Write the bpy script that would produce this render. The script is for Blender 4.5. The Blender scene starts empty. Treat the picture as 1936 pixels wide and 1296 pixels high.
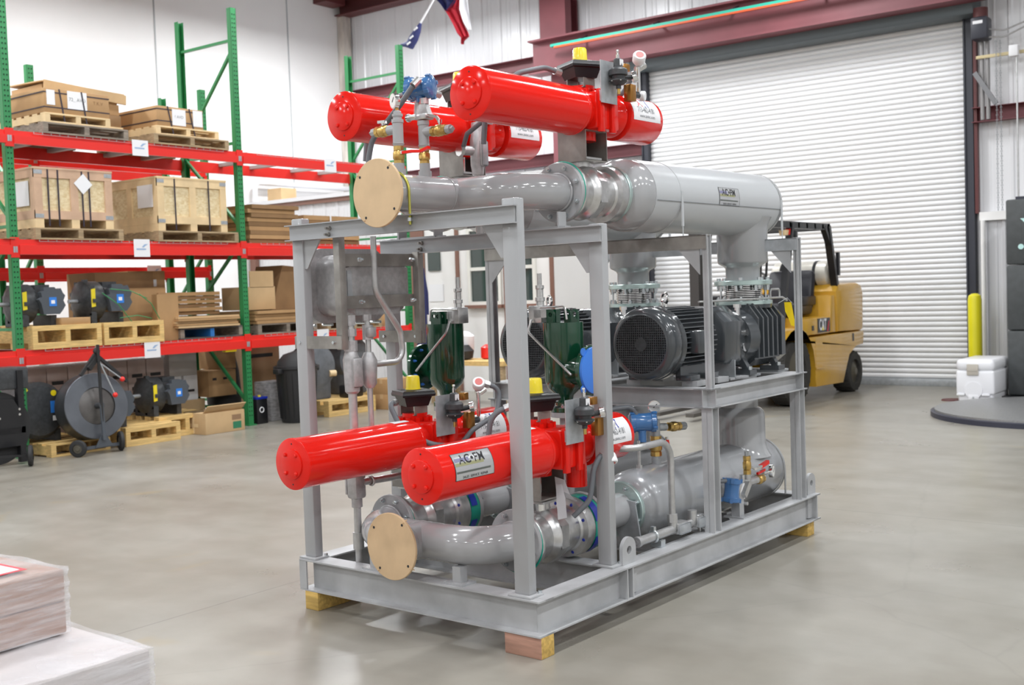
import bpy, bmesh, math, random
from mathutils import Vector as V, Matrix
random.seed(7)
PI = math.pi
sc = bpy.context.scene
COL = sc.collection

# ---------------------------------------------------------------- camera
F_PX, ROLL, PITCH, YAW, EYE = 2146.4, -.0342, .04586, -.6514, 1.5
def camera():
    B = Matrix(((1,0,0),(0,0,-1),(0,1,0)))
    P = Matrix(((1,0,0),(0,math.cos(PITCH),-math.sin(PITCH)),(0,math.sin(PITCH),math.cos(PITCH))))
    R = Matrix(((math.cos(ROLL),-math.sin(ROLL),0),(math.sin(ROLL),math.cos(ROLL),0),(0,0,1)))
    Y = Matrix(((math.cos(YAW),-math.sin(YAW),0),(math.sin(YAW),math.cos(YAW),0),(0,0,1)))
    W = R @ P @ B @ Y
    cd = bpy.data.cameras.new('camera'); co = bpy.data.objects.new('camera', cd); COL.objects.link(co)
    M = Matrix((W[0], -V(W[1]), -V(W[2]))).transposed().to_4x4()
    M.translation = (0,0,EYE); co.matrix_world = M
    cd.sensor_width = 36; cd.lens = F_PX/1936*36; cd.clip_start = .05; cd.clip_end = 100
    cd.dof.use_dof = True; cd.dof.focus_distance = 4.9; cd.dof.aperture_fstop = 4.5
    sc.camera = co
camera()

# ---------------------------------------------------------------- world, lamps, exposure
w = bpy.data.worlds.new('world'); sc.world = w; w.use_nodes = True
w.node_tree.nodes['Background'].inputs[0].default_value = (.9,.93,1,1)
w.node_tree.nodes['Background'].inputs[1].default_value = .25
vs = sc.view_settings; vs.view_transform = 'Standard'; vs.look = 'None'; vs.exposure = 0.0; vs.gamma = 1; vs.use_curve_mapping = False
sc.cycles.use_denoising = True
def lamp(x, y, z, sx, sy, watt, rot=0, col=(.955,.98,1)):
    l = bpy.data.lights.new('high_bay_lamp','AREA'); l.shape='RECTANGLE'; l.size=sx; l.size_y=sy; l.energy=watt; l.color=col
    o = bpy.data.objects.new('high_bay_lamp', l); COL.objects.link(o); o.location=(x,y,z); o.rotation_euler=(0,0,rot)
for lx,e in ((-13.2,135),(-10.0,95),(-6.2,95),(-2.2,100),(1.8,115),(5.8,130)):
    for ly in (-6.5,-2.6,1.4,5.4,9.4,13.2):
        if ly>13: e_=32 if lx>-4 else e*1.35
        elif ly>9: e_=85 if lx>-4 else e*1.1
        else: e_=e*(.78 if ly<0 else .95 if ly<3 else 1.15)
        lamp(lx, ly, 6.3, .35, 1.25, e_*1.06)

# ---------------------------------------------------------------- materials
MATS = {}
def mat(name, col, rough=.5, metal=0., coat=0., var=0., scale=6., bump=0., stretch=(1,1,1), col2=None, spec=.5, alpha=1., detail=4.):
    if name in MATS: return MATS[name]
    m = bpy.data.materials.new(name); m.use_nodes = True; nt = m.node_tree; N = nt.nodes; L = nt.links
    b = N['Principled BSDF']; MATS[name] = m
    b.inputs['Base Color'].default_value = (*col,1); b.inputs['Roughness'].default_value = rough; b.inputs['Metallic'].default_value = metal
    b.inputs['Coat Weight'].default_value = coat; b.inputs['Coat Roughness'].default_value = .06; b.inputs['Specular IOR Level'].default_value = spec
    b.inputs['Alpha'].default_value = alpha
    if var or bump or col2:
        tc = N.new('ShaderNodeTexCoord'); mp = N.new('ShaderNodeMapping'); mp.inputs['Scale'].default_value = stretch
        L.new(tc.outputs['Object'], mp.inputs['Vector'])
        nz = N.new('ShaderNodeTexNoise'); nz.inputs['Scale'].default_value = scale; nz.inputs['Detail'].default_value = detail
        L.new(mp.outputs[0], nz.inputs['Vector'])
        c2 = col2 or tuple(c*(1-var) for c in col); c1 = col if col2 else tuple(min(1,c*(1+var)) for c in col)
        rp = N.new('ShaderNodeValToRGB'); rp.color_ramp.elements[0].position=.36; rp.color_ramp.elements[1].position=.64
        rp.color_ramp.elements[0].color=(*c2,1); rp.color_ramp.elements[1].color=(*c1,1)
        L.new(nz.outputs['Fac'], rp.inputs[0]); L.new(rp.outputs[0], b.inputs['Base Color'])
        if bump:
            bp = N.new('ShaderNodeBump'); bp.inputs['Strength'].default_value=bump; bp.inputs['Distance'].default_value=.01
            L.new(nz.outputs['Fac'], bp.inputs['Height']); L.new(bp.outputs[0], b.inputs['Normal'])
    return m
GREY   = mat('grey_gloss_paint',(.36,.365,.375),.25,coat=.2)
PIPE   = mat('grey_pipe_paint',(.36,.365,.375),.14,coat=.4)
JACKET = mat('pale_jacket_paint',(.47,.485,.5),.28)
GALV   = mat('galvanised_steel',(.42,.425,.435),.45,metal=.08,var=.13,scale=5)
GALVT  = mat('galvanised_thin',(.4,.42,.44),.4,metal=.4,var=.12,scale=20)
ZINC   = mat('zinc_bolt',(.62,.66,.68),.25,metal=.9)
ZINCG  = mat('greenish_zinc',(.5,.62,.6),.3,metal=.7)
STAIN  = mat('cast_stainless',(.6,.6,.6),.3,metal=.85,var=.1,scale=25,bump=.05)
STEEL  = mat('bare_steel',(.30,.285,.265),.4,metal=.6,var=.2,scale=9)
CHROME = mat('bright_metal',(.8,.8,.8),.15,metal=1)
RED    = mat('red_gloss_paint',(.74,.014,.008),.13,coat=.06,spec=.26)
BRASS  = mat('brass',(.6,.4,.13),.28,metal=.9,var=.1,scale=40)
BRONZE = mat('bronze_block',(.42,.2,.05),.3,metal=.8)
BLACK  = mat('black_satin',(.012,.012,.014),.35)
RUBBER = mat('black_rubber',(.02,.02,.021),.65)
MOTOR  = mat('charcoal_gloss',(.052,.058,.064),.2,coat=.4)
CAST   = mat('dark_cast',(.045,.048,.052),.4,var=.2,scale=30)
GREEN  = mat('dark_green_enamel',(.006,.06,.028),.16,coat=.6)
BLUE   = mat('blue_enamel',(.045,.15,.36),.2,coat=.6)
BCAP   = mat('bright_blue_plastic',(.05,.22,.75),.35)
DBLUE  = mat('deep_blue_plastic',(.01,.03,.35),.35)
TEAL   = mat('teal_gasket',(.01,.3,.22),.4)
PLY    = mat('tan_board',(.62,.44,.26),.6,var=.06,scale=9)
YEL    = mat('yellow_plastic',(.85,.68,.02),.25,coat=.4)
YPAINT = mat('yellow_paint',(.8,.66,.03),.35)
WHITE  = mat('white_paper',(.8,.8,.82),.5)
DIAL   = mat('dial_white',(.85,.85,.83),.2)
INK    = mat('black_ink',(.015,.015,.018),.5)
GINK   = mat('grey_ink',(.2,.21,.22),.5)
BINK   = mat('blue_ink',(.02,.03,.32),.45)
RINK   = mat('red_ink',(.65,.03,.05),.45)
CBLUE  = mat('label_blue',(.03,.2,.65),.4)
FLEX   = mat('grey_flex_conduit',(.13,.14,.155),.45)
COND   = mat('aluminium_conduit',(.5,.5,.5),.32,metal=.7,var=.08,scale=30)
CFIT   = mat('cast_fitting',(.42,.415,.42),.36,metal=.45,var=.1,scale=40)
WOODY  = mat('fresh_pallet_wood',(.68,.46,.18),.65,var=.16,scale=5,stretch=(3,1,12))
WOODO  = mat('old_pallet_wood',(.36,.26,.15),.75,var=.22,scale=5,stretch=(3,1,12))
WOODG  = mat('weathered_pallet_wood',(.24,.2,.16),.8,var=.22,scale=5,stretch=(3,1,12))
BLOCKW = mat('treated_timber',(.55,.36,.1),.7,var=.2,scale=7,stretch=(1,8,8))
BLOCKP = mat('pinkish_timber',(.4,.22,.16),.7,var=.15,scale=7,stretch=(1,8,8))
OSB    = mat('osb_board',(.78,.66,.43),.7,col2=(.64,.49,.27),scale=26,stretch=(1,1,1.8),detail=6)
LUMB   = mat('pine_batten',(.72,.54,.31),.65,var=.08,scale=6)
LUMP   = mat('pink_pine_batten',(.56,.37,.25),.65,var=.08,scale=6)
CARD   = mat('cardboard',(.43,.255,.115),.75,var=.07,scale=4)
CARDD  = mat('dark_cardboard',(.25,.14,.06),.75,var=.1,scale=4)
CARDP  = mat('pale_cardboard',(.56,.38,.2),.75,var=.06,scale=4)
STRAP  = mat('black_strap',(.03,.022,.035),.4)
RGREEN = mat('rack_green',(.028,.23,.075),.38)
HOLE   = mat('dark_hole',(.005,.03,.012),.8)
RRED   = mat('rack_red',(.74,.025,.018),.32)
DECKM  = mat('deck_channel',(.42,.4,.4),.5,metal=.4)
MAROON = mat('maroon_primer',(.19,.052,.062),.5,var=.08,scale=2)
MAROOND= mat('dark_maroon',(.1,.022,.022),.5)
DARKFR = mat('dark_door_frame',(.03,.032,.045),.45)
SLATE  = mat('slate_hood',(.1,.12,.13),.5)
WALLW  = mat('white_wall_panel',(.83,.82,.81),.45,var=.015,scale=1.2)
CORR   = mat('white_corrugated',(.74,.74,.76),.28,var=.02,scale=1)
DOORM  = mat('door_slat_enamel',(.78,.78,.79),.35)
CEIL   = mat('ceiling_liner',(.26,.26,.27),.7)
GREYP  = mat('grey_panel',(.4,.42,.43),.45)
CATY   = mat('truck_yellow',(.6,.33,.03),.25,coat=.4,var=.06,scale=3)
LPG    = mat('silver_tank',(.7,.67,.6),.35,metal=.3,var=.06,scale=8)
TIRE   = mat('tyre',(.03,.028,.025),.75,var=.2,scale=20)
HUB    = mat('wheel_hub',(.09,.08,.06),.5)
SEAT   = mat('seat_vinyl',(.018,.018,.024),.35)
COOL   = mat('cooler_white',(.82,.82,.85),.3)
CRATEM = mat('grey_crate',(.055,.06,.062),.55,var=.1,scale=12)
NAVY   = mat('navy_cloth',(.02,.025,.11),.8)
FLAGB  = mat('flag_blue',(.025,.03,.13),.7); FLAGR = mat('flag_red',(.5,.02,.04),.7); FLAGW = mat('flag_white',(.85,.85,.88),.7)
GLASS  = mat('dark_window',(.04,.06,.055),.08,coat=.5)
TRIMW  = mat('window_white',(.78,.77,.72),.4)
CYANL  = mat('cyan_letter',(.5,.75,.72),.5)
TURN   = mat('tread_plate',(.3,.3,.3),.4,metal=.5,var=.1,scale=60)
NAVYR  = mat('dark_rim',(.03,.032,.05),.4)
TEALB  = mat('busbar_teal',(.02,.42,.3),.45); ORNG = mat('busbar_orange',(.6,.09,.02),.45)
BINR   = mat('dark_bin',(.018,.018,.02),.45)

def film_mat():
    m = bpy.data.materials.new('stretch_film'); m.use_nodes=True; nt=m.node_tree; N=nt.nodes; L=nt.links; b=N['Principled BSDF']
    b.inputs['Base Color'].default_value=(.86,.86,.9,1); b.inputs['Roughness'].default_value=.16; b.inputs['Coat Weight'].default_value=.3
    tc=N.new('ShaderNodeTexCoord'); mp=N.new('ShaderNodeMapping'); mp.inputs['Scale'].default_value=(2,2,22); mp.inputs['Rotation'].default_value=(.25,.1,0)
    L.new(tc.outputs['Object'],mp.inputs[0]); nz=N.new('ShaderNodeTexNoise'); nz.inputs['Scale'].default_value=3; nz.inputs['Detail'].default_value=6; L.new(mp.outputs[0],nz.inputs[0])
    r=N.new('ShaderNodeMapRange'); r.inputs[1].default_value=.3; r.inputs[2].default_value=.75; r.inputs[3].default_value=.12; r.inputs[4].default_value=.5
    L.new(nz.outputs['Fac'],r.inputs[0]); L.new(r.outputs[0],b.inputs['Alpha'])
    bp=N.new('ShaderNodeBump'); bp.inputs['Strength'].default_value=.5; bp.inputs['Distance'].default_value=.012; L.new(nz.outputs['Fac'],bp.inputs['Height']); L.new(bp.outputs[0],b.inputs['Normal'])
    return m
FILM = film_mat()
def concrete():
    m = bpy.data.materials.new('polished_concrete'); m.use_nodes=True; nt=m.node_tree; N=nt.nodes; L=nt.links; b=N['Principled BSDF']
    tc=N.new('ShaderNodeTexCoord')
    def noise(s,d,dist=0,st=None):
        n=N.new('ShaderNodeTexNoise'); n.inputs['Scale'].default_value=s; n.inputs['Detail'].default_value=d; n.inputs['Distortion'].default_value=dist
        src=tc.outputs['Object']
        if st:
            mp=N.new('ShaderNodeMapping'); mp.inputs['Scale'].default_value=st[0]; mp.inputs['Rotation'].default_value=(0,0,st[1]); L.new(src,mp.inputs[0]); src=mp.outputs[0]
        L.new(src,n.inputs['Vector']); return n
    def ramp(src,p0,c0,p1,c1):
        r=N.new('ShaderNodeValToRGB'); e=r.color_ramp.elements; e[0].position=p0; e[0].color=(*c0,1); e[1].position=p1; e[1].color=(*c1,1); L.new(src,r.inputs[0]); return r
    def mix(a,bb,f,mode='MIX'):
        x=N.new('ShaderNodeMix'); x.data_type='RGBA'; x.blend_type=mode
        if isinstance(f,float): x.inputs[0].default_value=f
        else: L.new(f,x.inputs[0])
        L.new(a,x.inputs[6])
        if isinstance(bb,tuple): x.inputs[7].default_value=(*bb,1)
        else: L.new(bb,x.inputs[7])
        return x.outputs[2]
    base=ramp(noise(.55,6,.6).outputs['Fac'],.35,(.265,.243,.205),.68,(.345,.33,.295)).outputs[0]
    fine=ramp(noise(5,8,.2).outputs['Fac'],.3,(.8,.8,.78),.7,(1,1,1)).outputs[0]
    c=mix(base,fine,.6,'MULTIPLY')
    streak=ramp(noise(1.2,5,0,((.5,2.6,1),.9)).outputs['Fac'],.42,(.86,.85,.83),.6,(1,1,1)).outputs[0]
    c=mix(c,streak,.55,'MULTIPLY')
    st=ramp(noise(1.1,3,.8).outputs['Fac'],.66,(0,0,0),.74,(1,1,1)).outputs[0]
    f=N.new('ShaderNodeMath'); f.operation='MULTIPLY'; f.inputs[1].default_value=.35; L.new(st,f.inputs[0])
    c=mix(c,(.36,.27,.13),f.outputs[0])
    # cracks
    vo=N.new('ShaderNodeTexVoronoi'); vo.feature='DISTANCE_TO_EDGE'; vo.inputs['Scale'].default_value=.33
    dn=noise(2.5,4); ad=N.new('ShaderNodeMix'); ad.data_type='RGBA'; ad.inputs[0].default_value=.12; L.new(tc.outputs['Object'],ad.inputs[6]); L.new(dn.outputs['Color'],ad.inputs[7]); L.new(ad.outputs[2],vo.inputs['Vector'])
    cr=ramp(vo.outputs[0],.0,(.8,.8,.8),.004,(1,1,1)).outputs[0]
    c=mix(c,cr,.35,'MULTIPLY')
    # saw-cut joints
    sx=N.new('ShaderNodeSeparateXYZ'); L.new(tc.outputs['Object'],sx.inputs[0])
    for ax,off,per in ((0,4.55,4.6),(1,2.1,4.6)):
        a=N.new('ShaderNodeMath'); a.operation='ADD'; a.inputs[1].default_value=off+46; L.new(sx.outputs[ax],a.inputs[0])
        pp=N.new('ShaderNodeMath'); pp.operation='PINGPONG'; pp.inputs[1].default_value=per/2; L.new(a.outputs[0],pp.inputs[0])
        jl=ramp(pp.outputs[0],.003,(.45,.45,.45),.006,(1,1,1)).outputs[0]
        c=mix(c,jl,.6,'MULTIPLY')
    L.new(c,b.inputs['Base Color'])
    rr=N.new('ShaderNodeMapRange'); rr.inputs[3].default_value=.2; rr.inputs[4].default_value=.42; L.new(noise(1.4,6,.3).outputs['Fac'],rr.inputs[0]); L.new(rr.outputs[0],b.inputs['Roughness'])
    b.inputs['Specular IOR Level'].default_value=.45
    return m
CONC = concrete()

# ---------------------------------------------------------------- mesh builder
def basis(d):
    d=V(d).normalized(); a=V((0,0,1)) if abs(d.z)<.9 else V((1,0,0))
    x=a.cross(d).normalized(); return x, d.cross(x).normalized(), d
class MB:
    def __init__(s): s.bm=bmesh.new(); s.mi=0
    def _f(s,vs):
        try: f=s.bm.faces.new(vs); f.material_index=s.mi; return f
        except ValueError: return None
    def box(s,x0,y0,z0,x1,y1,z1,bev=0,seg=2):
        x0,x1=min(x0,x1),max(x0,x1); y0,y1=min(y0,y1),max(y0,y1); z0,z1=min(z0,z1),max(z0,z1)
        v=[s.bm.verts.new(p) for p in ((x0,y0,z0),(x1,y0,z0),(x1,y1,z0),(x0,y1,z0),(x0,y0,z1),(x1,y0,z1),(x1,y1,z1),(x0,y1,z1))]
        fs=[s._f([v[i] for i in q]) for q in ((0,3,2,1),(4,5,6,7),(0,1,5,4),(1,2,6,5),(2,3,7,6),(3,0,4,7))]
        if bev:
            es=list({e for f in fs for e in f.edges})
            r=bmesh.ops.bevel(s.bm,geom=es,offset=bev,segments=seg,profile=.5,affect='EDGES')
            for f in r['faces']: f.material_index=s.mi
        return s
    def obox(s,c,ax,ay,az,bev=0):
        """oriented box: centre, three half-extent vectors"""
        n0=len(s.bm.verts); s.bm.verts.ensure_lookup_table()
        c,ax,ay,az=V(c),V(ax),V(ay),V(az)
        v=[s.bm.verts.new(c+i*ax+j*ay+k*az) for i,j,k in ((-1,-1,-1),(1,-1,-1),(1,1,-1),(-1,1,-1),(-1,-1,1),(1,-1,1),(1,1,1),(-1,1,1))]
        fs=[s._f([v[i] for i in q]) for q in ((0,3,2,1),(4,5,6,7),(0,1,5,4),(1,2,6,5),(2,3,7,6),(3,0,4,7))]
        if bev:
            es=list({e for f in fs for e in f.edges}); r=bmesh.ops.bevel(s.bm,geom=es,offset=bev,segments=2,profile=.5,affect='EDGES')
            for f in r['faces']: f.material_index=s.mi
        return s
    def bar(s,p0,p1,w,h,up=(0,0,1)):
        p0,p1=V(p0),V(p1); d=(p1-p0); L=d.length; d.normalize(); u=V(up)
        if abs(d.dot(u))>.95: u=V((1,0,0))
        x=d.cross(u).normalized(); y=x.cross(d)
        return s.obox((p0+p1)/2,d*L/2,x*w/2,y*h/2)
    def lathe(s,p,d,prof,seg=32,cap=True,ang=2*PI,a0=0):
        x,y,z=basis(d); p=V(p); rings=[]
        full=abs(ang-2*PI)<1e-6; n=seg if full else seg+1
        for t,r in prof:
            rings.append([s.bm.verts.new(p+z*t+(x*math.cos(a0+ang*i/seg)+y*math.sin(a0+ang*i/seg))*max(r,1e-5)) for i in range(n)])
        for a,b in zip(rings,rings[1:]):
            for i in range(n if full else n-1):
                j=(i+1)%n; s._f((a[i],a[j],b[j],b[i]))
        if cap and full: s._f(rings[0][::-1]); s._f(rings[-1])
        return s
    def cyl(s,p0,p1,r,seg=20,r1=None):
        p0,p1=V(p0),V(p1); return s.lathe(p0,p1-p0,[(0,r),((p1-p0).length,r if r1 is None else r1)],seg)
    def tube(s,pts,r,seg=12,R=0,cap=True,closed=False):
        P=[V(p) for p in pts]
        if R:
            Q=[P[0]]
            for a,b,c in zip(P,P[1:],P[2:]):
                u=(a-b).normalized(); w=(c-b).normalized(); th=u.angle(w)
                if th>PI-.02: Q.append(b); continue
                t=min(R/math.tan(th/2),(a-b).length*.499 if len(P)>3 else 1e9,(c-b).length*.499 if len(P)>3 else 1e9); rr=t*math.tan(th/2)
                bis=(u+w).normalized(); cen=b+bis*(rr/math.sin(th/2)); s0=b+u*t-cen; ax=s0.cross(b+w*t-cen).normalized(); n=max(4,int(10*(PI-th)/1.57))
                for i in range(n+1): Q.append(cen+Matrix.Rotation((PI-th)*i/n,3,ax)@s0)
            Q.append(P[-1]); P=Q
        n=len(P); rings=[]; x=None
        for i,p in enumerate(P):
            if closed: d=(P[(i+1)%n]-P[i-1]).normalized()
            else: d=(P[min(i+1,n-1)]-P[max(i-1,0)]).normalized()
            if x is None: x,y,_=basis(d)
            else:
                x=(x-d*x.dot(d)).normalized(); y=d.cross(x)
            rr=r[i] if isinstance(r,(list,tuple)) else r
            rings.append([s.bm.verts.new(p+(x*math.cos(2*PI*k/seg)+y*math.sin(2*PI*k/seg))*rr) for k in range(seg)])
        prs=list(zip(rings,rings[1:]))+([(rings[-1],rings[0])] if closed else [])
        for a,b in prs:
            for k in range(seg): s._f((a[k],a[(k+1)%seg],b[(k+1)%seg],b[k]))
        if cap and not closed: s._f(rings[0][::-1]); s._f(rings[-1])
        return s
    def torus(s,c,ax,R,r,seg=28,rs=8):
        x,y,z=basis(ax); c=V(c)
        return s.tube([c+(x*math.cos(2*PI*i/seg)+y*math.sin(2*PI*i/seg))*R for i in range(seg)],r,rs,closed=True)
    def prism(s,poly,o,ux,uy,ext):
        """polygon of (a,b) in plane (o,ux,uy) extruded by vector ext"""
        o,ux,uy,ext=V(o),V(ux),V(uy),V(ext)
        A=[s.bm.verts.new(o+ux*a+uy*b) for a,b in poly]; B=[s.bm.verts.new(o+ux*a+uy*b+ext) for a,b in poly]
        n=len(poly); s._f(A[::-1]); s._f(B)
        for i in range(n): s._f((A[i],A[(i+1)%n],B[(i+1)%n],B[i]))
        return s
    def lug(s,poly,hc,hr,o,ux,uy,ext,n=24):
        """plate with a round hole; poly is an outline function of angle"""
        o,ux,uy,ext=V(o),V(ux),V(uy),V(ext); rows=[]
        for e in (V((0,0,0)),ext):
            out=[];inn=[]
            for i in range(n):
                a=2*PI*i/n; pa,pb=poly(a); out.append(s.bm.verts.new(o+ux*pa+uy*pb+e)); inn.append(s.bm.verts.new(o+ux*(hc[0]+hr*math.cos(a))+uy*(hc[1]+hr*math.sin(a))+e))
            rows.append((out,inn))
        (o0,i0),(o1,i1)=rows
        for i in range(n):
            j=(i+1)%n; s._f((o0[i],o0[j],i0[j],i0[i])); s._f((o1[i],i1[i],i1[j],o1[j])); s._f((o0[i],o1[i],o1[j],o0[j])); s._f((i0[i],i0[j],i1[j],i1[i]))
        return s
    def ball(s,c,r,seg=14,sz=1.):
        c=V(c); return s.lathe(c-V((0,0,r*sz)),(0,0,1),[(r*sz*(1-math.cos(PI*i/8)),r*math.sin(PI*i/8)) for i in range(9)],seg,cap=False)
    def ibeam(s,a,b,h,wd,tf=.006,tw=.005,o=0):
        """a,b = ends of the bottom centre line, along x or y"""
        (ax,ay,az),(bx,by,bz)=a,b
        if abs(bx-ax)>abs(by-ay):
            s.box(ax,ay-wd/2,az,bx,ay+wd/2,az+tf); s.box(ax,ay-wd/2,az+h-tf,bx,ay+wd/2,az+h); s.box(ax,ay-tw/2,az+tf,bx,ay+tw/2,az+h-tf)
        else:
            s.box(ax-wd/2,ay,az,ax+wd/2,by,az+tf); s.box(ax-wd/2,ay,az+h-tf,ax+wd/2,by,az+h); s.box(ax-tw/2,ay,az+tf,ax+tw/2,by,az+h-tf)
        return s
    def sheet(s,grid):
        G=[[s.bm.verts.new(p) for p in row] for row in grid]
        for a,b in zip(G,G[1:]):
            for i in range(len(a)-1): s._f((a[i],a[i+1],b[i+1],b[i]))
        return s
    def text(s,body,size,fn,bold=.0,shear=0.,align='CENTER',sx=1.):
        """letters laid out with fn(x,y)->point"""
        cu=bpy.data.curves.new('letters','FONT'); cu.body=body; cu.size=size; cu.align_x=align; cu.align_y='CENTER'; cu.offset=bold; cu.shear=shear; cu.resolution_u=3; cu.fill_mode='FRONT'
        ob=bpy.data.objects.new('letters',cu); COL.objects.link(ob); dg=bpy.context.evaluated_depsgraph_get(); me=bpy.data.meshes.new_from_object(ob.evaluated_get(dg))
        vs=[s.bm.verts.new(fn(v.co.x*sx,v.co.y)) for v in me.vertices]
        for p in me.polygons: s._f([vs[i] for i in p.vertices])
        bpy.data.objects.remove(ob); bpy.data.curves.remove(cu); bpy.data.meshes.remove(me)
        return s
    def mesh(s,name,base,smooth=35):
        bmesh.ops.recalc_face_normals(s.bm,faces=s.bm.faces)
        me=bpy.data.meshes.new(name); bmesh.ops.translate(s.bm,verts=s.bm.verts,vec=-V(base)); s.bm.to_mesh(me); s.bm.free()
        if smooth:
            for p in me.polygons: p.use_smooth=True
            me.set_sharp_from_angle(angle=math.radians(smooth))
        return me

# ---------------------------------------------------------------- things and parts
SKO=V((-2.778,3.572,0)); SKA=-.0256
FR={'B':Matrix.Identity(4),'S':Matrix.Rotation(SKA,4,'Z')@Matrix.Translation(SKO)}
class Thing:
    def __init__(t,name,label,cat,base,fr='B',group=None,rot=0):
        t.o=bpy.data.objects.new(name,None); COL.objects.link(t.o); t.o.empty_display_size=.1
        t.base=V(base); t.o.matrix_world=FR[fr]@Matrix.Translation(t.base)@Matrix.Rotation(rot,4,'Z')
        tag(t.o,label,cat,group)
    def part(t,name,mb,mats,parent=None,label=None,smooth=35):
        me=mb.mesh(name,t.base,smooth)
        for m in (mats if isinstance(mats,(list,tuple)) else [mats]): me.materials.append(m)
        o=bpy.data.objects.new(name,me); COL.objects.link(o); o.parent=parent or t.o
        if label: o['label']=label
        return o
def tag(o,label,cat,group=None):
    o['label']=label; o['category']=cat
    if group: o['group']=group
def solo(name,label,cat,base,mb,mats,fr='B',group=None,smooth=35,kind=None):
    me=mb.mesh(name,base,smooth)
    for m in (mats if isinstance(mats,(list,tuple)) else [mats]): me.materials.append(m)
    o=bpy.data.objects.new(name,me); COL.objects.link(o); o.matrix_world=FR[fr]@Matrix.Translation(V(base))
    tag(o,label,cat,group)
    if kind: o['kind']=kind
    return o
def struct(name,mb,mats,smooth=35,parent=None):
    me=mb.mesh(name,(0,0,0),smooth)
    for m in (mats if isinstance(mats,(list,tuple)) else [mats]): me.materials.append(m)
    o=bpy.data.objects.new(name,me); COL.objects.link(o)
    if parent: o.parent=parent
    else: o['kind']='structure'
    return o
def dup(t,delta,label,group=None,fr='B',rot=0):
    """copy of a thing with its parts and their sub-parts, moved by delta in frame fr"""
    src=t.o if isinstance(t,Thing) else t
    def cp(o,par):
        c=o.copy(); COL.objects.link(c)
        if par: c.parent=par
        for ch in list(o.children): cp(ch,c)
        return c
    r=cp(src,None); d=FR[fr].to_3x3()@V(delta); r.location=src.location+d; r.rotation_euler=src.rotation_euler; r.rotation_euler.z+=rot
    r['label']=label
    if group: r['group']=group
    return r
def bolts(t,parent,c,ax,R,n,r=.011,h=.016,mat_=None,a0=.39,both=None):
    x,y,z=basis(ax); c=V(c)
    for i in range(n):
        a=a0+2*PI*i/n; p=c+(x*math.cos(a)+y*math.sin(a))*R
        mb=MB(); mb.lathe(p,z,[(0,r),(h,r),(h,r*.6),(h+.008,r*.55)],6)
        if both is not None: mb.lathe(p-z*both,-z,[(0,r),(h,r)],6)
        t.part('bolt',mb,mat_ or ZINC,parent,smooth=20)
# ================================================================ THE BUILDING
def ribs_x(x0,x1,y,z0,z1,pitch=.41,h=.018,dirn=-1):
    """ribbed metal sheet along x, ribs standing out towards dirn*y"""
    P=[]; x=x0
    while x<x1:
        for dx,dy in ((0,0),(.02,1),(.055,1),(.075,0),(.15,0),(.16,.25),(.18,.25),(.19,0),(.225,0),(.235,.25),(.255,.25),(.265,0)):
            if x+dx<=x1: P.append((x+dx,y+dirn*h*dy))
        x+=pitch
    P.append((x1,y))
    mb=MB(); mb.sheet([[(px,py,z0) for px,py in P],[(px,py,z1) for px,py in P]]); return mb
mb=MB(); mb.box(-16,-10.2,-.12,10.2,16,0); struct('floor',mb,CONC)
mb=MB(); mb.box(-16,-10.2,0,-15.75,16,7.3)
struct('wall_left',mb,WALLW)
for i,y in enumerate((14.25,11.4,8.55,5.7)):
    m2=MB(); m2.box(-15.75,y-.012,0,-15.742,y+.012,7.3); struct('trim_%d'%(i+1),m2,GREYP)
mb=MB(); mb.box(10,-10.2,0,10.2,16,7.3); struct('wall_right',mb,WALLW)
mb=MB(); mb.box(-16,-10.2,0,10.2,-10,7.3); struct('wall_front',mb,WALLW)
mb=MB(); mb.box(-16,-10.2,7.3,10.2,16,7.4); struct('ceiling',mb,CEIL)
m1=ribs_x(-15.75,-9.2,15.74,0,7.3); m1.box(-15.75,15.76,0,-9.2,15.95,7.3); struct('wall_back',m1,CORR,smooth=20)
m1=ribs_x(-4.2,10,15.74,0,7.3); m1.box(-4.2,15.76,0,10,15.95,7.3); struct('wall_back',m1,CORR,smooth=20)
m1=ribs_x(-9.2,-4.2,15.74,4.9,7.3); m1.box(-9.2,15.76,4.9,-4.2,15.95,7.3); struct('wall_back',m1,CORR,smooth=20)
# roll-up door
mb=MB(); P=[]; z=.1
while z<4.93:
    P+=[(15.75,z),(15.738,z+.006),(15.728,z+.014),(15.724,z+.034),(15.727,z+.054),(15.738,z+.066)]; z+=.071
P.append((15.75,z))
mb.sheet([[(-9.11,y,zz) for y,zz in P],[(-4.31,y,zz) for y,zz in P]])
dr=struct('door_1',mb,DOORM,smooth=50)
mb=MB(); mb.box(-9.11,15.70,.0,-4.31,15.75,.1,.004); struct('bottom_bar',mb,GALVT,parent=dr)
for xa,xb in ((-9.2,-9.1),(-4.31,-4.2)):
    mb=MB(); mb.box(xa,15.62,0,xb,15.74,4.95); mb.box(xa,15.60,0,xa+.02,15.64,4.95); struct('guide_rail',mb,DARKFR,parent=dr)
mb=MB(); mb.box(-9.25,15.35,4.84,-4.1,15.72,5.3,.03); struct('hood',mb,SLATE,parent=dr)
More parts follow.
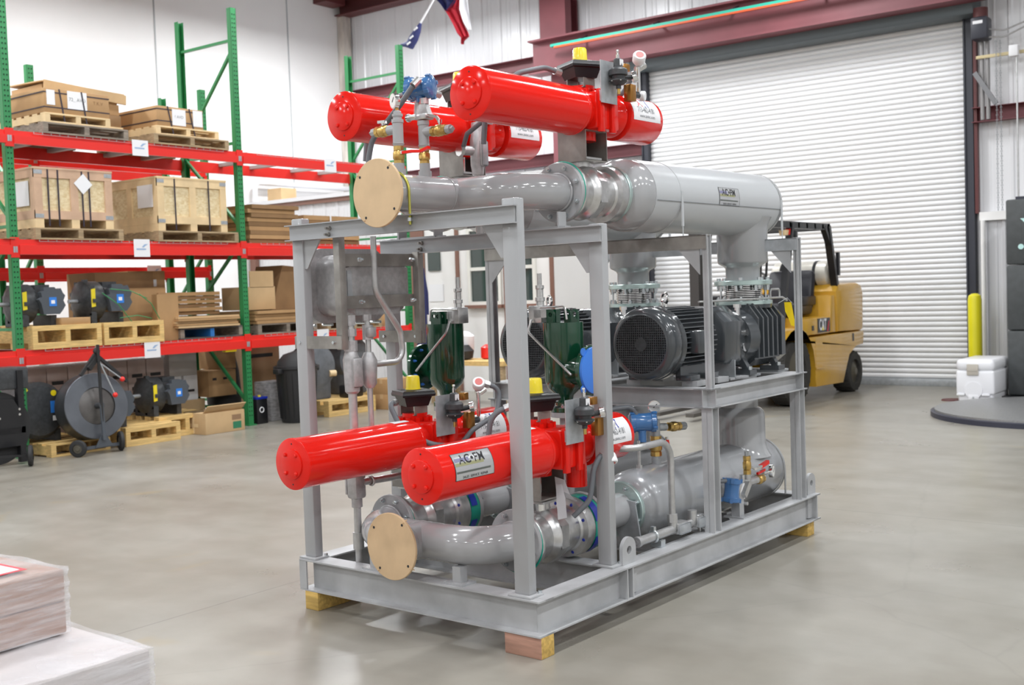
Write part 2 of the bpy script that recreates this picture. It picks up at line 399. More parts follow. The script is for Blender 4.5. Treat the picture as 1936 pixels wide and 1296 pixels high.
# steel frame
def wide(name,mb,m=MAROON): return struct(name,mb,m)
mb=MB(); mb.box(-10.95,15.05,4.98,-3.6,15.35,5.01); mb.box(-10.95,15.05,5.5,-3.6,15.35,5.53); mb.box(-10.95,15.19,5.0,-3.6,15.21,5.5)
wide('beam_1',mb)
mb=MB(); mb.box(-10.72,15.36,0,-10.40,15.39,7); mb.box(-10.72,15.68,0,-10.40,15.71,7); mb.box(-10.57,15.38,0,-10.55,15.7,7); mb.box(-10.8,15.2,5.05,-10.3,15.37,6.2)
wide('column_1',mb)
def cee(x0,x1,y,z,h=.19,d=.16):
    m=MB(); m.box(x0,y-.004,z,x1,y+.004,z+h); m.box(x0,y-d,z+h-.006,x1,y,z+h); m.box(x0,y-d,z,x1,y,z+.006); return m
wide('girt_1',cee(-15.7,-10.75,15.70,5.2)); wide('girt_1',cee(-15.7,-9.2,15.70,3.56)); wide('girt_1',cee(-4.2,10,15.70,3.48))
mb=MB(); mb.box(-15.7,15.4,7.1,10,15.7,7.12); mb.box(-15.7,15.4,6.8,10,15.7,6.82); mb.box(-15.7,15.54,6.8,10,15.56,7.1)
mb.box(-15.74,14.9,6.95,-15.4,15.4,7.25); wide('beam_2',mb,MAROOND)
mb=MB(); mb.box(-15.74,15.5,0,-15.58,15.7,6.8); wide('column_2',mb,mat('rusty_column',(.55,.5,.45),.6,var=.3,scale=5,stretch=(1,1,.25)))
mb=MB(); mb.box(-4.19,15.62,2.3,-4.15,15.7,4.9); wide('column_3',mb,MAROOND)
mb=ribs_x(-4.1,10,15.62,0,2.24,pitch=.23,h=.02); mb.box(-4.1,15.63,0,10,15.74,2.24); struct('wall_liner',mb,mat('liner_grey',(.6,.6,.62),.35),smooth=20)
mb=MB(); mb.box(-4.12,15.55,2.2,10,15.74,2.31); struct('trim_5',mb,WALLW)
mb=MB(); mb.tube([(-4.07,15.52,0),(-4.07,15.52,2.2)],.03); struct('trim_6',mb,WALLW)
# conductor bar along the crane beam
t=Thing('conductor_bar','teal and orange conductor bar running along the maroon crane beam','conductor bar',(-7,15.0,5.3))
mb=MB(); mb.box(-10.45,14.97,5.345,-3.7,15.02,5.385); t.part('insulator',mb,TEALB)
mb=MB(); mb.box(-10.38,14.965,5.315,-3.7,15.0,5.345); t.part('rail',mb,ORNG)
for x in (-9.9,-8.6,-7.3,-6.0,-4.7):
    mb=MB(); mb.bar((x,15.0,5.39),(x,15.2,5.47),.04,.012); mb.box(x-.02,14.98,5.32,x+.02,15.03,5.4); t.part('hanger',mb,DARKFR)
# electrical things right of the door
t=Thing('door_operator','dark door operator motor box high beside the roller door','motor',(-4.03,15.5,4.48))
mb=MB(); mb.box(-4.13,15.3,4.5,-3.93,15.55,4.78,.02); t.part('housing',mb,DARKFR)
mb=MB(); mb.cyl((-4.03,15.4,4.78),(-4.03,15.4,4.9),.09); t.part('motor',mb,MAROOND)
mb=MB(); mb.box(-4.1,15.296,4.69,-3.98,15.3,4.73); t.part('nameplate',mb,WHITE)
for k,x in enumerate((-4.06,-3.99)):
    mb=MB(); mb.tube([(x,15.55,3.5),(x,15.55,4.5)],.028); solo('conduit','grey conduit running up to the door operator, %s of the pair'%('nearer the door' if k==0 else 'farther from the door'),'conduit',(x,15.55,3.5),mb,mat('dull_conduit',(.27,.26,.26),.45,metal=.3))
mb=MB(); mb.bar((-4.14,15.5,4.11),(-3.88,15.5,3.68),.06,.03,(0,1,0)); solo('brace','short grey diagonal steel brace right of the roller door','brace',(-3.9,15.5,3.68),mb,mat('dull_steel',(.2,.2,.21),.5,metal=.3))
mb=MB()
for i in range(70):
    z=4.46-i*.031
    mb.torus((-3.86,15.45,z),(1,0,0) if i%2 else (0,1,0),.011,.0035,8,4); mb.torus((-3.81,15.45,z),(0,1,0) if i%2 else (1,0,0),.011,.0035,8,4)
solo('hoist_chain','looped steel hand chain hanging right of the roller door','chain',(-3.84,15.45,2.3),mb,GALVT)
mb=MB(); mb.box(-3.7,15.4,4.24,-3.59,15.5,4.38,.01); solo('junction_box','small white junction box on the strut right of the door','junction box',(-3.64,15.45,4.24),mb,WHITE)
mb=MB(); mb.box(-4.12,15.5,4.28,-3.2,15.54,4.32)
for i in range(10): mb.box(-4.1+i*.09,15.495,4.29,-4.05+i*.09,15.5,4.31)
solo('strut_channel','perforated brass coloured strut crossing right of the door','strut',(-3.6,15.52,4.28),mb,mat('yellow_zinc',(.5,.42,.25),.4,metal=.5))
mb=MB(); mb.tube([(-3.62,15.47,2.3),(-3.62,15.47,4.24)],.012); solo('conduit','thin vertical conduit below the white junction box','conduit',(-3.62,15.47,2.3),mb,COND)
mb=MB()
for a,b,c in ((4.62,4.58,4.66),(4.52,4.5,4.6)): mb.tube([(-3.93,15.4,a),(-3.75,15.42,b),(-3.5,15.45,c),(-3.2,15.45,c+.03)],.012,8,R=.15)
solo('cable','pair of grey cables leaving the door operator to the right','cable',(-3.6,15.4,4.5),mb,CFIT)
# office block inside the hall
OX0,OX1,OY,OZ=-15.7,-9.3,13.2,3.12
mb=ribs_x(OX0,-11.95,OY,0,OZ,pitch=.3,h=.02); mb.box(OX0,OY+.02,0,-11.95,15.7,OZ); struct('wall_office',mb,CORR,smooth=20)
mb=MB(); mb.box(-11.95,OY,0,OX1,OY+.12,OZ); mb.box(OX1-.12,OY+.12,0,OX1,15.0,OZ); struct('wall_office',mb,WALLW)
mb=MB(); mb.box(OX0,OY-.12,OZ,OX1+.06,15.0,OZ+.06); struct('trim_7',mb,CORR)
mb=MB(); mb.box(OX0,OY-.08,OZ-.07,OX1+.03,OY-.04,OZ); struct('trim_8',mb,mat('brown_fascia',(.22,.11,.08),.5))
mb=MB(); mb.box(-15.69,OY-.1,0,-15.55,OY-.02,OZ-.06); mb.box(-11.07,OY-.03,0,-11.01,OY,OZ-.06); mb.box(OX1-.03,OY-.03,0,OX1+.03,OY,OZ-.06); mb.box(-10.16,OY-.03,0,-10.12,OY,OZ-.06); mb.box(-11.98,OY-.03,0,-11.7,OY,OZ-.06)
struct('trim_9',mb,mat('brown_fascia',(.22,.11,.08),.5))
for i,(xa,xb) in enumerate(((-10.82,-10.2),(-10.08,-9.57))):
    mb=MB(); mb.box(xa,OY-.05,1.3,xa+.05,OY,2.45); mb.box(xb-.05,OY-.05,1.3,xb,OY,2.45); mb.box(xa+.05,OY-.05,1.3,xb-.05,OY,1.35); mb.box(xa+.05,OY-.05,2.4,xb-.05,OY,2.45); mb.box(xa+.05,OY-.045,1.81,xb-.05,OY,1.86)
    w_=struct('window_%d'%(i+1),mb,TRIMW)
    mb=MB(); mb.box(xa+.05,OY-.02,1.35,xb-.05,OY-.015,2.4); struct('pane',mb,GLASS,parent=w_)
    mb=MB(); mb.box(xa-.04,OY-.1,1.25,xb+.04,OY,1.3); struct('window_sill',mb,mat('brown_fascia',(.22,.11,.08),.5),parent=w_)
mb=MB(); mb.box(-11.62,OY-.03,1.84,-11.38,OY-.005,2.3); solo('framed_picture','dark framed picture on the white office wall','picture',(-11.5,OY,1.84),mb,GLASS)
mb=MB(); mb.box(-11.63,OY-.012,1.37,-11.34,OY-.004,1.63); solo('paper_notice','white paper notice on the office wall under the dark picture','paper',(-11.5,OY,1.37),mb,WHITE)
mb=MB(); mb.box(-10.7,15.68,0,-9.3,15.7,2.2); 
mb=MB(); mb.tube([(-15.62,13.22,3.2),(-15.62,13.22,3.54),(-15.62,15.6,3.54)],.045,12,R=.1); solo('wall_pipe','thick white bent pipe along the left wall above the office roof','pipe',(-15.62,14,3.2),mb,CORR)
mb=MB(); mb.box(-15.5,13.4,3.18,-15.15,13.75,3.42); solo('carton','small carton on the office roof beside the white bent pipe','box',(-15.3,13.6,3.18),mb,CARDP)
# flags
def flag(name,label,pts,mats,base):
    t=Thing(name,label,'flag',base); return t
t=Thing('hanging_flag','blue, red and white flag hanging from a pole near the far wall','flag',(-11.2,13.5,5.27))
def cloth(rows,w=7):
    mb=MB(); g=[]
    for (xa,xb,z) in rows:
        g.append([(xa+(xb-xa)*i/w,13.5+.035*math.sin(i*1.9+z*3),z) for i in range(w+1)])
    mb.sheet(g); r=bmesh.ops.solidify(mb.bm,geom=mb.bm.faces[:],thickness=.004); return mb
t.part('red_field',cloth([(-11.34,-11.06,5.82),(-11.27,-11.04,5.72),(-11.19,-10.99,5.58),(-11.12,-10.91,5.43),(-11.06,-10.90,5.36),(-11.055,-11.02,5.31),(-11.05,-11.04,5.26)]),FLAGR)
t.part('blue_field',cloth([(-11.78,-11.06,6.35),(-11.55,-11.06,6.05),(-11.42,-11.12,5.92),(-11.335,-11.30,5.805)]),FLAGB)
t.part('red_field',cloth([(-11.06,-11.045,6.35),(-11.06,-11.04,6.0),(-11.30,-11.06,5.81)]),FLAGR)
t.part('white_field',cloth([(-11.04,-10.88,6.35),(-11.04,-10.89,6.0),(-11.05,-10.88,5.78),(-10.99,-10.87,5.6),(-10.91,-10.88,5.46)],3),FLAGW)
mb=MB(); mb.tube([(-12.2,13.55,6.5),(-10.9,13.55,6.42)],.012); t.part('pole',mb,WHITE)
t=Thing('rolled_flag','navy flag with white stars wrapped round its slanting white pole','flag',(-11.75,13,5.28))
mb=MB(); mb.tube([(-11.46,13,5.53),(-11.1,13,5.92),(-10.7,13,6.35)],.014); t.part('pole',mb,WHITE)
mb=MB(); mb.tube([(-11.43,13,5.56),(-11.5,13,5.46),(-11.58,13,5.36),(-11.66,13,5.27),(-11.74,13.0,5.29),(-11.84,13,5.3)],[.02,.055,.075,.075,.04,.02],10); t.part('cloth',mb,NAVY)
mb=MB()
for x,z in ((-11.47,5.47),(-11.56,5.36),(-11.62,5.28)): mb.obox((x,12.925,z),(.035,0,.015),(0,.004,0),(-.006,0,.012))
t.part('star',mb,FLAGW)
# ================================================================ THE SKID (x 0 = right edge, y 0 = front edge)
UR,UL=-.349,-1.111          # axes of the right and left machine trains
S=lambda n,l,c,b,g=None: Thing(n,l,c,b,'S',g)
sk=S('skid_frame','large grey steel skid frame with I-beam base, posts and motor deck','frame',(-.73,1.37,.089))
def sp(name,mb,m=GREY,parent=None,label=None): return sk.part(name,mb,m,parent,label)
W=.1; Hh=.15
def ib(a,b,h=Hh,wd=W,name='base_beam',m=GALV,tf=.007,tw=.006):
    mb=MB(); mb.ibeam(a,b,h,wd,tf,tw); return sp(name,mb,m)
def endbeam(y):
    mb=MB(); mb.box(-1.459,y-.05,.089,0,y+.05,.096); mb.box(-1.459,y-.05,.232,0,y+.05,.239); mb.box(-1.409,y-.003,.096,-.05,y+.003,.232); return sp('base_beam',mb,GALV)
b1=endbeam(.05); endbeam(2.695)
b2=ib((-.05,.048,.0895),(-.05,2.745,.0895)); b3=ib((-1.409,.048,.0895),(-1.409,2.745,.0895))
ib((-1.409,.67,.0885),(-.05,.67,.0885)); ib((-1.409,1.52,.0885),(-.05,1.52,.0885))
for yy in (.655,.70):
    mb=MB(); mb.box(-.048,yy,.097,-.002,yy+.008,.231); sp('stiffener',mb,GALV,b2)
mb=MB(); mb.box(-.048,2.70,.097,-.002,2.708,.231); sp('stiffener',mb,GALV,b2)
mb=MB(); mb.box(-1.459,.0,.097,-1.41,.008,.231); sp('stiffener',mb,GALV,b3)
# posts
def tube_post(x0,x1,y0,z1,dy=.05):
    mb=MB(); mb.box(x0,y0,.248,x1,y0+dy,z1,.006); p=sp('post',mb)
    mb=MB(); mb.box(x0-.02,y0-.02,.239,x1+.02,y0+dy+.02,.249,.002); sp('foot_plate',mb,GALV,p)
    for sx in (x0-.01,x1+.01):
        m2=MB(); m2.lathe((sx,y0+dy+.008,.215),(0,0,1),[(0,.007),(.02,.007),(.02,.009),(.045,.009)],6); sp('bolt',m2,ZINC,p)
    return p
tube_post(-.149,-.070,.03,1.875); tube_post(-1.448,-1.373,.03,1.875); tube_post(-.134,-.062,.62,1.785); tube_post(-1.437,-1.366,.62,1.785)
# top cross beams carrying the upper pipework
def top_beam(x0,x1,y,z,h=.075):
    mb=MB(); mb.box(x0,y-.03,z,x1,y,z+.005); mb.box(x0,y-.03,z+h-.005,x1,y,z+h); mb.box(x0+.012,y-.008,z,x1-.012,y-.003,z+h)
    b=sp('top_beam',mb)
    for xa,s in ((x0+.086,1),(x1-.086,-1)):
        m2=MB(); m2.prism([(0,0),(.115*s,0),(.02*s,-.135),(0,-.135)],(xa,y+.012,z),(1,0,0),(0,0,1),(0,.008,0)); sp('gusset',m2,GREY,b)
    return b
tA=top_beam(-1.462,-.062,.028,1.770); tB=top_beam(-1.45,-.05,.618,1.702)
for b_,x,y,z in ((tA,-1.165,.019,1.815),(tA,-1.172,.019,1.787),(tB,-1.14,.609,1.752),(tB,-1.147,.609,1.722)):
    m2=MB(); m2.lathe((x,y,z),(0,-1,0),[(0,.011),(.012,.011),(.012,.006),(.03,.006)],6); sp('bolt',m2,STEEL,b_)
# machine deck
dk=ib((-.05,1.46,.872),(-.05,2.6,.872),.1,.1,'deck_beam',GALV,.006,.005); ib((-1.409,1.46,.872),(-1.409,2.6,.872),.1,.1,'deck_beam',GALV,.006,.005)
ib((-1.459,1.51,.8715),(0,1.51,.8715),.1,.1,'deck_beam',GALV,.006,.005); ib((-1.459,2.55,.8715),(0,2.55,.8715),.1,.1,'deck_beam',GALV,.006,.005)
for x in (-.6,-.85): ib((x,1.55,.874),(x,2.5,.874),.095,.08,'deck_beam',GALV,.006,.005)
def iposty(x0,x1,y0,y1,z0,z1,name='post'):
    mb=MB(); mb.box(x0,y0,z0,x1,y0+.006,z1); mb.box(x0,y1-.006,z0,x1,y1,z1); mb.box((x0+x1)/2-.003,y0,z0,(x0+x1)/2+.003,y1,z1); return sp(name,mb,GALV)
for xa,xb in ((-.066,-.006),(-1.453,-1.393)):
    iposty(xa,xb,1.475,1.545,.239,.872); iposty(xa,xb,2.50,2.57,.239,.872)
for xa,xb in ((-.034,-.006),(-1.453,-1.405)):
    iposty(xa,xb,1.468,1.512,.972,1.748); iposty(xa,xb,2.52,2.565,.972,1.748)
for y in (1.49,2.54):
    mb=MB(); mb.box(-1.45,y-.03,1.675,-.01,y-.024,1.745); mb.box(-1.45,y-.03,1.739,-.01,y+.03,1.745); b=sp('upper_beam',mb,GALVT if y>2 else STEEL)
    for xa,s in ((-1.405,1),(-.05,-1)):
        m2=MB(); m2.prism([(0,0),(.12*s,0),(0,-.13)],(xa,y-.022,1.676),(1,0,0),(0,0,1),(0,.006,0)); sp('gusset',m2,GALV,b)
# lifting lugs
def outline(w,h):
    def f(a):
        c,s_=math.cos(a),math.sin(a)
        if s_>=0: return (w/2*c,h-w/2+w/2*s_)
        t=min(1/max(abs(c),1e-6)*w/2,(h-w/2)/max(-s_,1e-6)); return (t*c,h-w/2+t*s_)
    return f
for x in (-.052,-1.425):
    for y in (.726,2.70):
        mb=MB(); mb.lug(outline(.11,.265),(0,.205),.019,(x,y,.098),(0,1,0),(0,0,1),(.018,0,0)); sp('lifting_lug',mb,GALV)
# small pedestals under the pipework
def pedestal(x,y,z1,w=.045,z0=.239):
    mb=MB(); mb.box(x-w/2,y-w/2,z0,x+w/2,y+w/2,z1); mb.box(x-w*1.2,y-w,z0,x+w*1.2,y+w,z0+.008); return sp('pipe_pedestal',mb,GREY)
pedestal(-.475,.06,.315); pedestal(-.985,.06,.315); pedestal(-.10,1.90,.36,.05)
for x in (UR,UL):
    mb=MB(); mb.prism([(-.13,0),(.13,0),(.1,.055),(0,.035),(-.1,.055)],(x,2.05,.165),(1,0,0),(0,0,1),(0,.05,0)); sp('tank_saddle',mb,GREY)
    mb=MB(); mb.prism([(-.13,0),(.13,0),(.1,.055),(0,.035),(-.1,.055)],(x,1.535,.165),(1,0,0),(0,0,1),(0,.05,0)); sp('tank_saddle',mb,GREY)
    mb=MB(); mb.box(x-.16,1.53,.09,x+.16,1.6,.166); mb.box(x-.16,2.04,.09,x+.16,2.11,.166); sp('saddle_beam',mb,GALV)
    mb=MB(); mb.box(x-.19,.60,1.777,x-.18,.66,1.83); mb.box(x+.06,.60,1.777,x+.068,.66,1.85); mb.box(x-.2,.605,1.777,x+.1,.65,1.785); sp('pipe_bracket',mb,GREY)
    # machine feet risers
    mb=MB()
    for (xx,yy) in ((-.17,1.62),(.17,1.62),(-.17,1.84),(.17,1.84)): mb.box(x+xx-.045,yy-.06,.972,x+xx+.045,yy+.06,1.0)
    mb.box(x-.2,1.95,.972,x+.2,2.2,.984); sp('shim_plate',mb,GALV)
# bare steel brackets holding the enclosure
JU=-1.165
t=S('enclosure_stand','bare steel strap stand bolted between the left posts under the top beams','stand',(JU,.1,1.28))
for y,zt in ((.07,1.775),(.60,1.71)):
    mb=MB(); mb.box(JU-.02,y-.02,1.25,JU+.02,y+.02,zt,.003); t.part('strut',mb,STEEL)
for z in (1.67,1.47):
    mb=MB(); mb.box(JU-.025,.06,z-.03,JU-.018,.63,z+.03); t.part('strap',mb,STEEL)
for y,x0 in ((.045,-1.46),(.60,-1.45)):
    mb=MB(); mb.box(x0,y-.012,1.255,JU+.03,y-.005,1.315); p=t.part('strap',mb,STEEL)
    for xx in (x0+.04,JU-.02):
        m2=MB(); m2.lathe((xx,y-.012,1.285),(0,-1,0),[(0,.009),(.008,.008)],6); t.part('bolt',m2,ZINC,p)
t=S('explosion_proof_enclosure','grey cast junction enclosure with rounded bolted cover left of centre','enclosure',(-1.3,.36,1.42))
def rbox_x(mb,x0,x1,y0,y1,z0,z1,r,n=6,x_in=0):
    P=[]
    for cy,cz,a in ((y1-r,z1-r,0),(y0+r,z1-r,PI/2),(y0+r,z0+r,PI),(y1-r,z0+r,1.5*PI)):
        for i in range(n+1): P.append((cy+r*math.cos(a+PI/2*i/n),cz+r*math.sin(a+PI/2*i/n)))
    mb.prism(P,(x0,0,0),(0,1,0),(0,0,1),(x1-x0,0,0)); return mb
mb=MB(); rbox_x(mb,-1.4,-1.2,.13,.56,1.405,1.70,.07); bmesh.ops.bevel(mb.bm,geom=[e for e in mb.bm.edges if all(abs(v.co.x+1.2)<1e-4 for v in e.verts)],offset=.035,segments=3,profile=.5,affect='EDGES')
t.part('body',mb,CFIT)
mb=MB(); rbox_x(mb,-1.43,-1.40,.085,.60,1.37,1.735,.09); t.part('flange',mb,CFIT)
mb=MB(); rbox_x(mb,-1.475,-1.432,.085,.60,1.37,1.735,.09); t.part('cover',mb,CFIT)
for y in (.17,.52):
    for z in (1.67,1.47):
        m2=MB(); m2.box(-1.215,y-.04,z-.03,-1.19,y+.04,z+.03,.01); p=t.part('mounting_ear',m2,CFIT)
        m2=MB(); m2.lathe((-1.14,y,z),(1,0,0),[(0,.011),(.012,.011),(.012,.006),(.028,.006)],6); t.part('bolt',m2,ZINC,p)
for i in range(5):
    m2=MB(); m2.lathe((-1.476,.12+.11*i,1.362),(1,0,0),[(0,.008),(.07,.008)],6); t.part('cover_bolt',m2,ZINC)
mb=MB(); mb.box(-1.199,.145,1.5,-1.196,.175,1.62); t.part('nameplate',mb,GALVT)
# conduits below the enclosure
CU=-1.16
t=S('conduit_run','thick grey conduit dropping from the cast enclosure to the base','conduit',(CU,.1,.24))
mb=MB(); mb.tube([(CU,.115,.66),(CU,.115,1.41)],.021,14); t.part('pipe',mb,COND)
mb=MB(); mb.cyl((CU,.115,1.24),(CU,.115,1.29),.032,8); mb.cyl((CU,.115,1.31),(CU,.115,1.345),.03,8); mb.cyl((CU,.115,1.36),(CU,.115,1.41),.028,6); t.part('union',mb,CFIT)
mb=MB(); mb.lathe((CU,.115,1.04),(0,0,1),[(0,.026),(.01,.035),(.16,.04),(.2,.028)],18); mb.box(CU+.03,.085,1.07,CU+.05,.145,1.21,.012); t.part('seal_fitting',mb,CFIT)
mb=MB(); mb.box(CU-.035,.08,.54,CU+.035,.15,.69,.015); mb.box(CU-.045,.085,.56,CU-.035,.145,.67); mb.cyl((CU,.115,.5),(CU,.115,.55),.026); t.part('conduit_body',mb,CFIT)
mb=MB(); mb.tube([(CU,.115,.24),(CU,.115,.54)],.018); mb.cyl((CU,.115,.30),(CU,.115,.38),.026); t.part('pipe',mb,COND)
mb=MB(); mb.tube([(CU+.03,.13,.62),(CU+.06,.3,.62),(CU+.06,.62,.62)],.018,12,R=.03); mb.torus((CU+.045,.17,.62),(0,1,0),.02,.006); t.part('branch_pipe',mb,COND)
t=S('conduit_run','thinner conduit with looping branch beside the enclosure','conduit',(CU+.02,.2,.66))
mb=MB(); mb.tube([(CU+.03,.2,.66),(CU+.03,.2,1.41)],.014); t.part('pipe',mb,COND)
mb=MB(); mb.cyl((CU+.03,.2,1.29),(CU+.03,.2,1.36),.026); mb.cyl((CU+.03,.2,1.38),(CU+.03,.2,1.41),.022,6); mb.box(CU+.03,.175,1.3,CU+.068,.225,1.35,.01); mb.lathe((CU+.03,.2,1.06),(0,0,1),[(0,.02),(.02,.035),(.13,.04),(.17,.022)],16); t.part('seal_fitting',mb,CFIT)
mb=MB(); mb.tube([(CU+.03,.2,1.17),(CU+.03,.44,1.17),(CU+.03,.42,1.32),(CU+.03,.26,1.52),(CU+.03,.26,1.78)],.015,12,R=.08); t.part('branch_pipe',mb,COND)

# ---------------------------------------------------------------- pipe headers
def flange(t,c,ax,R=.14,th=.024,m=GREY,n=8,bm_=None,br=.011,Rb=None,a0=.39,hole=True):
    """raised face flange centred at c, with its bolts as sub-parts"""
    mb=MB(); a=V(ax).normalized(); mb.lathe(V(c)-a*th/2,a,[(0,R-.003),(.003,R),(th-.003,R),(th,R-.003)],40)
    f=t.part('flange',mb,m)
    if n: bolts(t,f,V(c)+a*th/2,a,Rb or R*.84,n,br,.016,bm_ or ZINC,a0,both=th)
    return f
def header(z,yt,yfl,ydisc,label,group):
    t=S('inlet_header',label,'pipe',(-.73,yt,z),group)
    mb=MB(); mb.tube([(-.735,ydisc+.012,z),(-.735,yt+.02,z)],.084,32); t.part('inlet_pipe',mb,PIPE)
    for u in (UR,UL):
        mb=MB(); mb.tube([(-.735,yt,z),(u,yt,z),(u,yfl-.02,z)],.084,32,R=.183); t.part('elbow',mb,PIPE)
        mb=MB(); mb.torus((u,yfl-.035,z),(0,1,0),.086,.006,32); t.part('weld_ring',mb,GREY)
        flange(t,(u,yfl-.012,z),(0,-1,0),.14,.022,GREY)
    mb=MB(); mb.torus((-.735,yt-.1,z),(0,1,0),.085,.003,32); t.part('weld_ring',mb,GREY)
    return t
header(1.945,.43,.720,-.1,'upper grey header pipe with two glossy elbows behind the tan disc','headers')
header(.395,.10,.310,-.1,'lower grey header pipe with two glossy elbows behind the tan disc','headers')
for z,lab in ((1.938,'round tan shipping cover on the upper header pipe'),(.402,'round tan shipping cover on the lower header pipe')):
    t=S('shipping_cover',lab,'cover',(-.729,-.1,z-.147),'tan shipping covers')
    mb=MB(); mb.lathe((-.729,-.1,z),(0,1,0),[(0,.146),(.002,.148),(.011,.148),(.013,.146)],48); t.part('board',mb,PLY)
    for a in (.95,2.5,4.1,5.65):
        x,zz=-.729+.125*math.cos(a),z+.125*math.sin(a)
        m2=MB(); m2.cyl((x,-.101,zz),(x,-.0995,zz),.006,10); t.part('bolt_hole',m2,INK)
        m2=MB(); m2.bar((x+.012*math.cos(a),-.104,zz+.012*math.sin(a)),(x+.028*math.cos(a),-.085,zz+.028*math.sin(a)),.005,.004); t.part('cable_tie',m2,PLY)
t=S('u_bolt','yellow zinc U-bolt clamping the upper header pipe to its beam','clamp',(-.735,.0,1.77))
mb=MB(); mb.tube([(-.735+.09*math.cos(a),.012,1.945+.09*math.sin(a)) for a in [PI*i/20 for i in range(21)]][::1],.006); 
for sx in (-1,1): mb.tube([(-.735+sx*.09,.012,1.945),(-.735+sx*.09,.012,1.80)],.006)
t.part('rod',mb,mat('yellow_chromate',(.5,.48,.1),.3,metal=.7))
for sx in (-1,1):
    m2=MB(); m2.cyl((-.735+sx*.09,.012,1.815),(-.735+sx*.09,.012,1.83),.012,6); t.part('nut',m2,ZINC)

# ---------------------------------------------------------------- valves
def valve(u,y0,y1,z,label,low=False):
    """flanged cast ball valve between y0 and y1"""
    t=S('ball_valve',label,'valve',(u,(y0+y1)/2,z-.14),'flanged ball valves')
    L=y1-y0
    mb=MB(); mb.lathe((u,y0,z),(0,1,0),[(0,.138),(.004,.14),(.02,.14),(.024,.138),(.026,.112),(.05,.104),(L*.3,.108),(L*.36,.128),(L*.39,.13)],48); t.part('body_half',mb,STAIN)
    mb=MB(); P=[(.132*math.cos(a)*(1.0),.132*math.sin(a)) for a in [PI/8+PI/4*i for i in range(8)]]
    mb.prism(P,(u,y0+L*.40,z),(1,0,0),(0,0,1),(0,.03,0)); mb.prism([(a*.98,b*.98) for a,b in P],(u,y0+L*.40+.032,z),(1,0,0),(0,0,1),(0,.028,0)); f=t.part('body_joint',mb,STAIN)
    bolts(t,f,(u,y0+L*.40+.06,z),(0,1,0),.108,8,.009,.014,ZINC,a0=.1)
    mb=MB(); mb.lathe((u,y0+L*.40+.06,z),(0,1,0),[(0,.122),(.03,.118),(L*.55-.115,.104),(L*.55-.105,.112),(L*.55-.1,.138),(L*.6-.066,.14),(L*.6-.062,.138)],48); f=t.part('body_half',mb,STAIN)
    bolts(t,f,(u,y1-.03,z),(0,-1,0),.118,8,.01,.018,ZINC if not low else ZINC)
    mb=MB(); mb.cyl((u,y0+.17,z+.09),(u,y0+.17,z+.165),.045,20); mb.box(u-.07,y0+.10,z+.155,u+.07,y0+.24,z+.165); t.part('stem_pad',mb,STAIN)
    mb=MB(); mb.torus((u,y0-.001,z),(0,1,0),.137,.0045,40); t.part('gasket',mb,TEAL)
    return t
for u,w_ in ((UR,'right'),(UL,'left')):
    valve(u,.722,1.096,1.95,'cast ball valve in the upper %s pipe run ahead of the pale silencer'%w_ if u==UR else 'cast ball valve in the upper left pipe run under the far red actuator')
    t=valve(u,.312,.722,.385,'cast ball valve in the lower %s run with blue bolt caps'%('near' if u==UR else 'far'),True)
    for i in range(8):
        a=.39+2*PI*i/8; m2=MB(); x,y,z_=basis((0,-1,0)); p=V((u,.674,.385))+(x*math.cos(a)+y*math.sin(a))*.118; m2.lathe(p,(0,-1,0),[(0,.012),(.012,.012),(.018,.006)],10); t.part('bolt_cap',m2,DBLUE)
    t=S('insulating_gasket','green and blue insulating gasket ring behind the lower %s valve'%('near' if u==UR else 'far'),'gasket',(u,.76,.245))
    mb=MB(); mb.lathe((u,.724,.385),(0,1,0),[(0,.138),(.07,.138)],40); t.part('ring',mb,TEAL)
    for i in range(4):
        m2=MB(); m2.lathe((u,.727,.385),(0,1,0),[(0,.141),(.045,.141)],10,cap=False,ang=1.05,a0=.3+i*1.57); t.part('sleeve',m2,DBLUE)
    # spool to the lower silencer
    t=S('pipe_spool','grey flanged pipe spool between lower %s valve and silencer'%('near' if u==UR else 'far'),'pipe',(u,1.0,.245))
    mb=MB(); mb.tube([(u,.81,.39),(u,1.13,.39)],.084,32); t.part('pipe',mb,PIPE)
    flange(t,(u,.808,.39),(0,1,0),.14,.024); flange(t,(u,1.138,.39),(0,-1,0),.14,.024,ZINCG)
    mb=MB(); mb.prism([(-.03,.0),(.09,.0),(.06,.2),(-.06,.22),(-.09,.13)],(u+.05,1.10,.24),(1,0,0),(0,0,1),(0,.01,0)); t.part('support_plate',mb,GALVT)
t=S('white_tag','white folded paper tag tied on the lower near valve','tag',(-.31,.53,.45))
mb=MB(); mb.sheet([[(-.275,.50,.655),(-.235,.52,.64)],[(-.27,.50,.6),(-.215,.53,.575)],[(-.262,.525,.56),(-.205,.565,.54)]]); mb.sheet([[(-.268,.498,.625),(-.245,.512,.62)],[(-.25,.475,.56),(-.215,.495,.56)],[(-.23,.455,.47),(-.195,.475,.48)]]); bmesh.ops.solidify(mb.bm,geom=mb.bm.faces[:],thickness=.002)
t.part('paper',mb,WHITE)

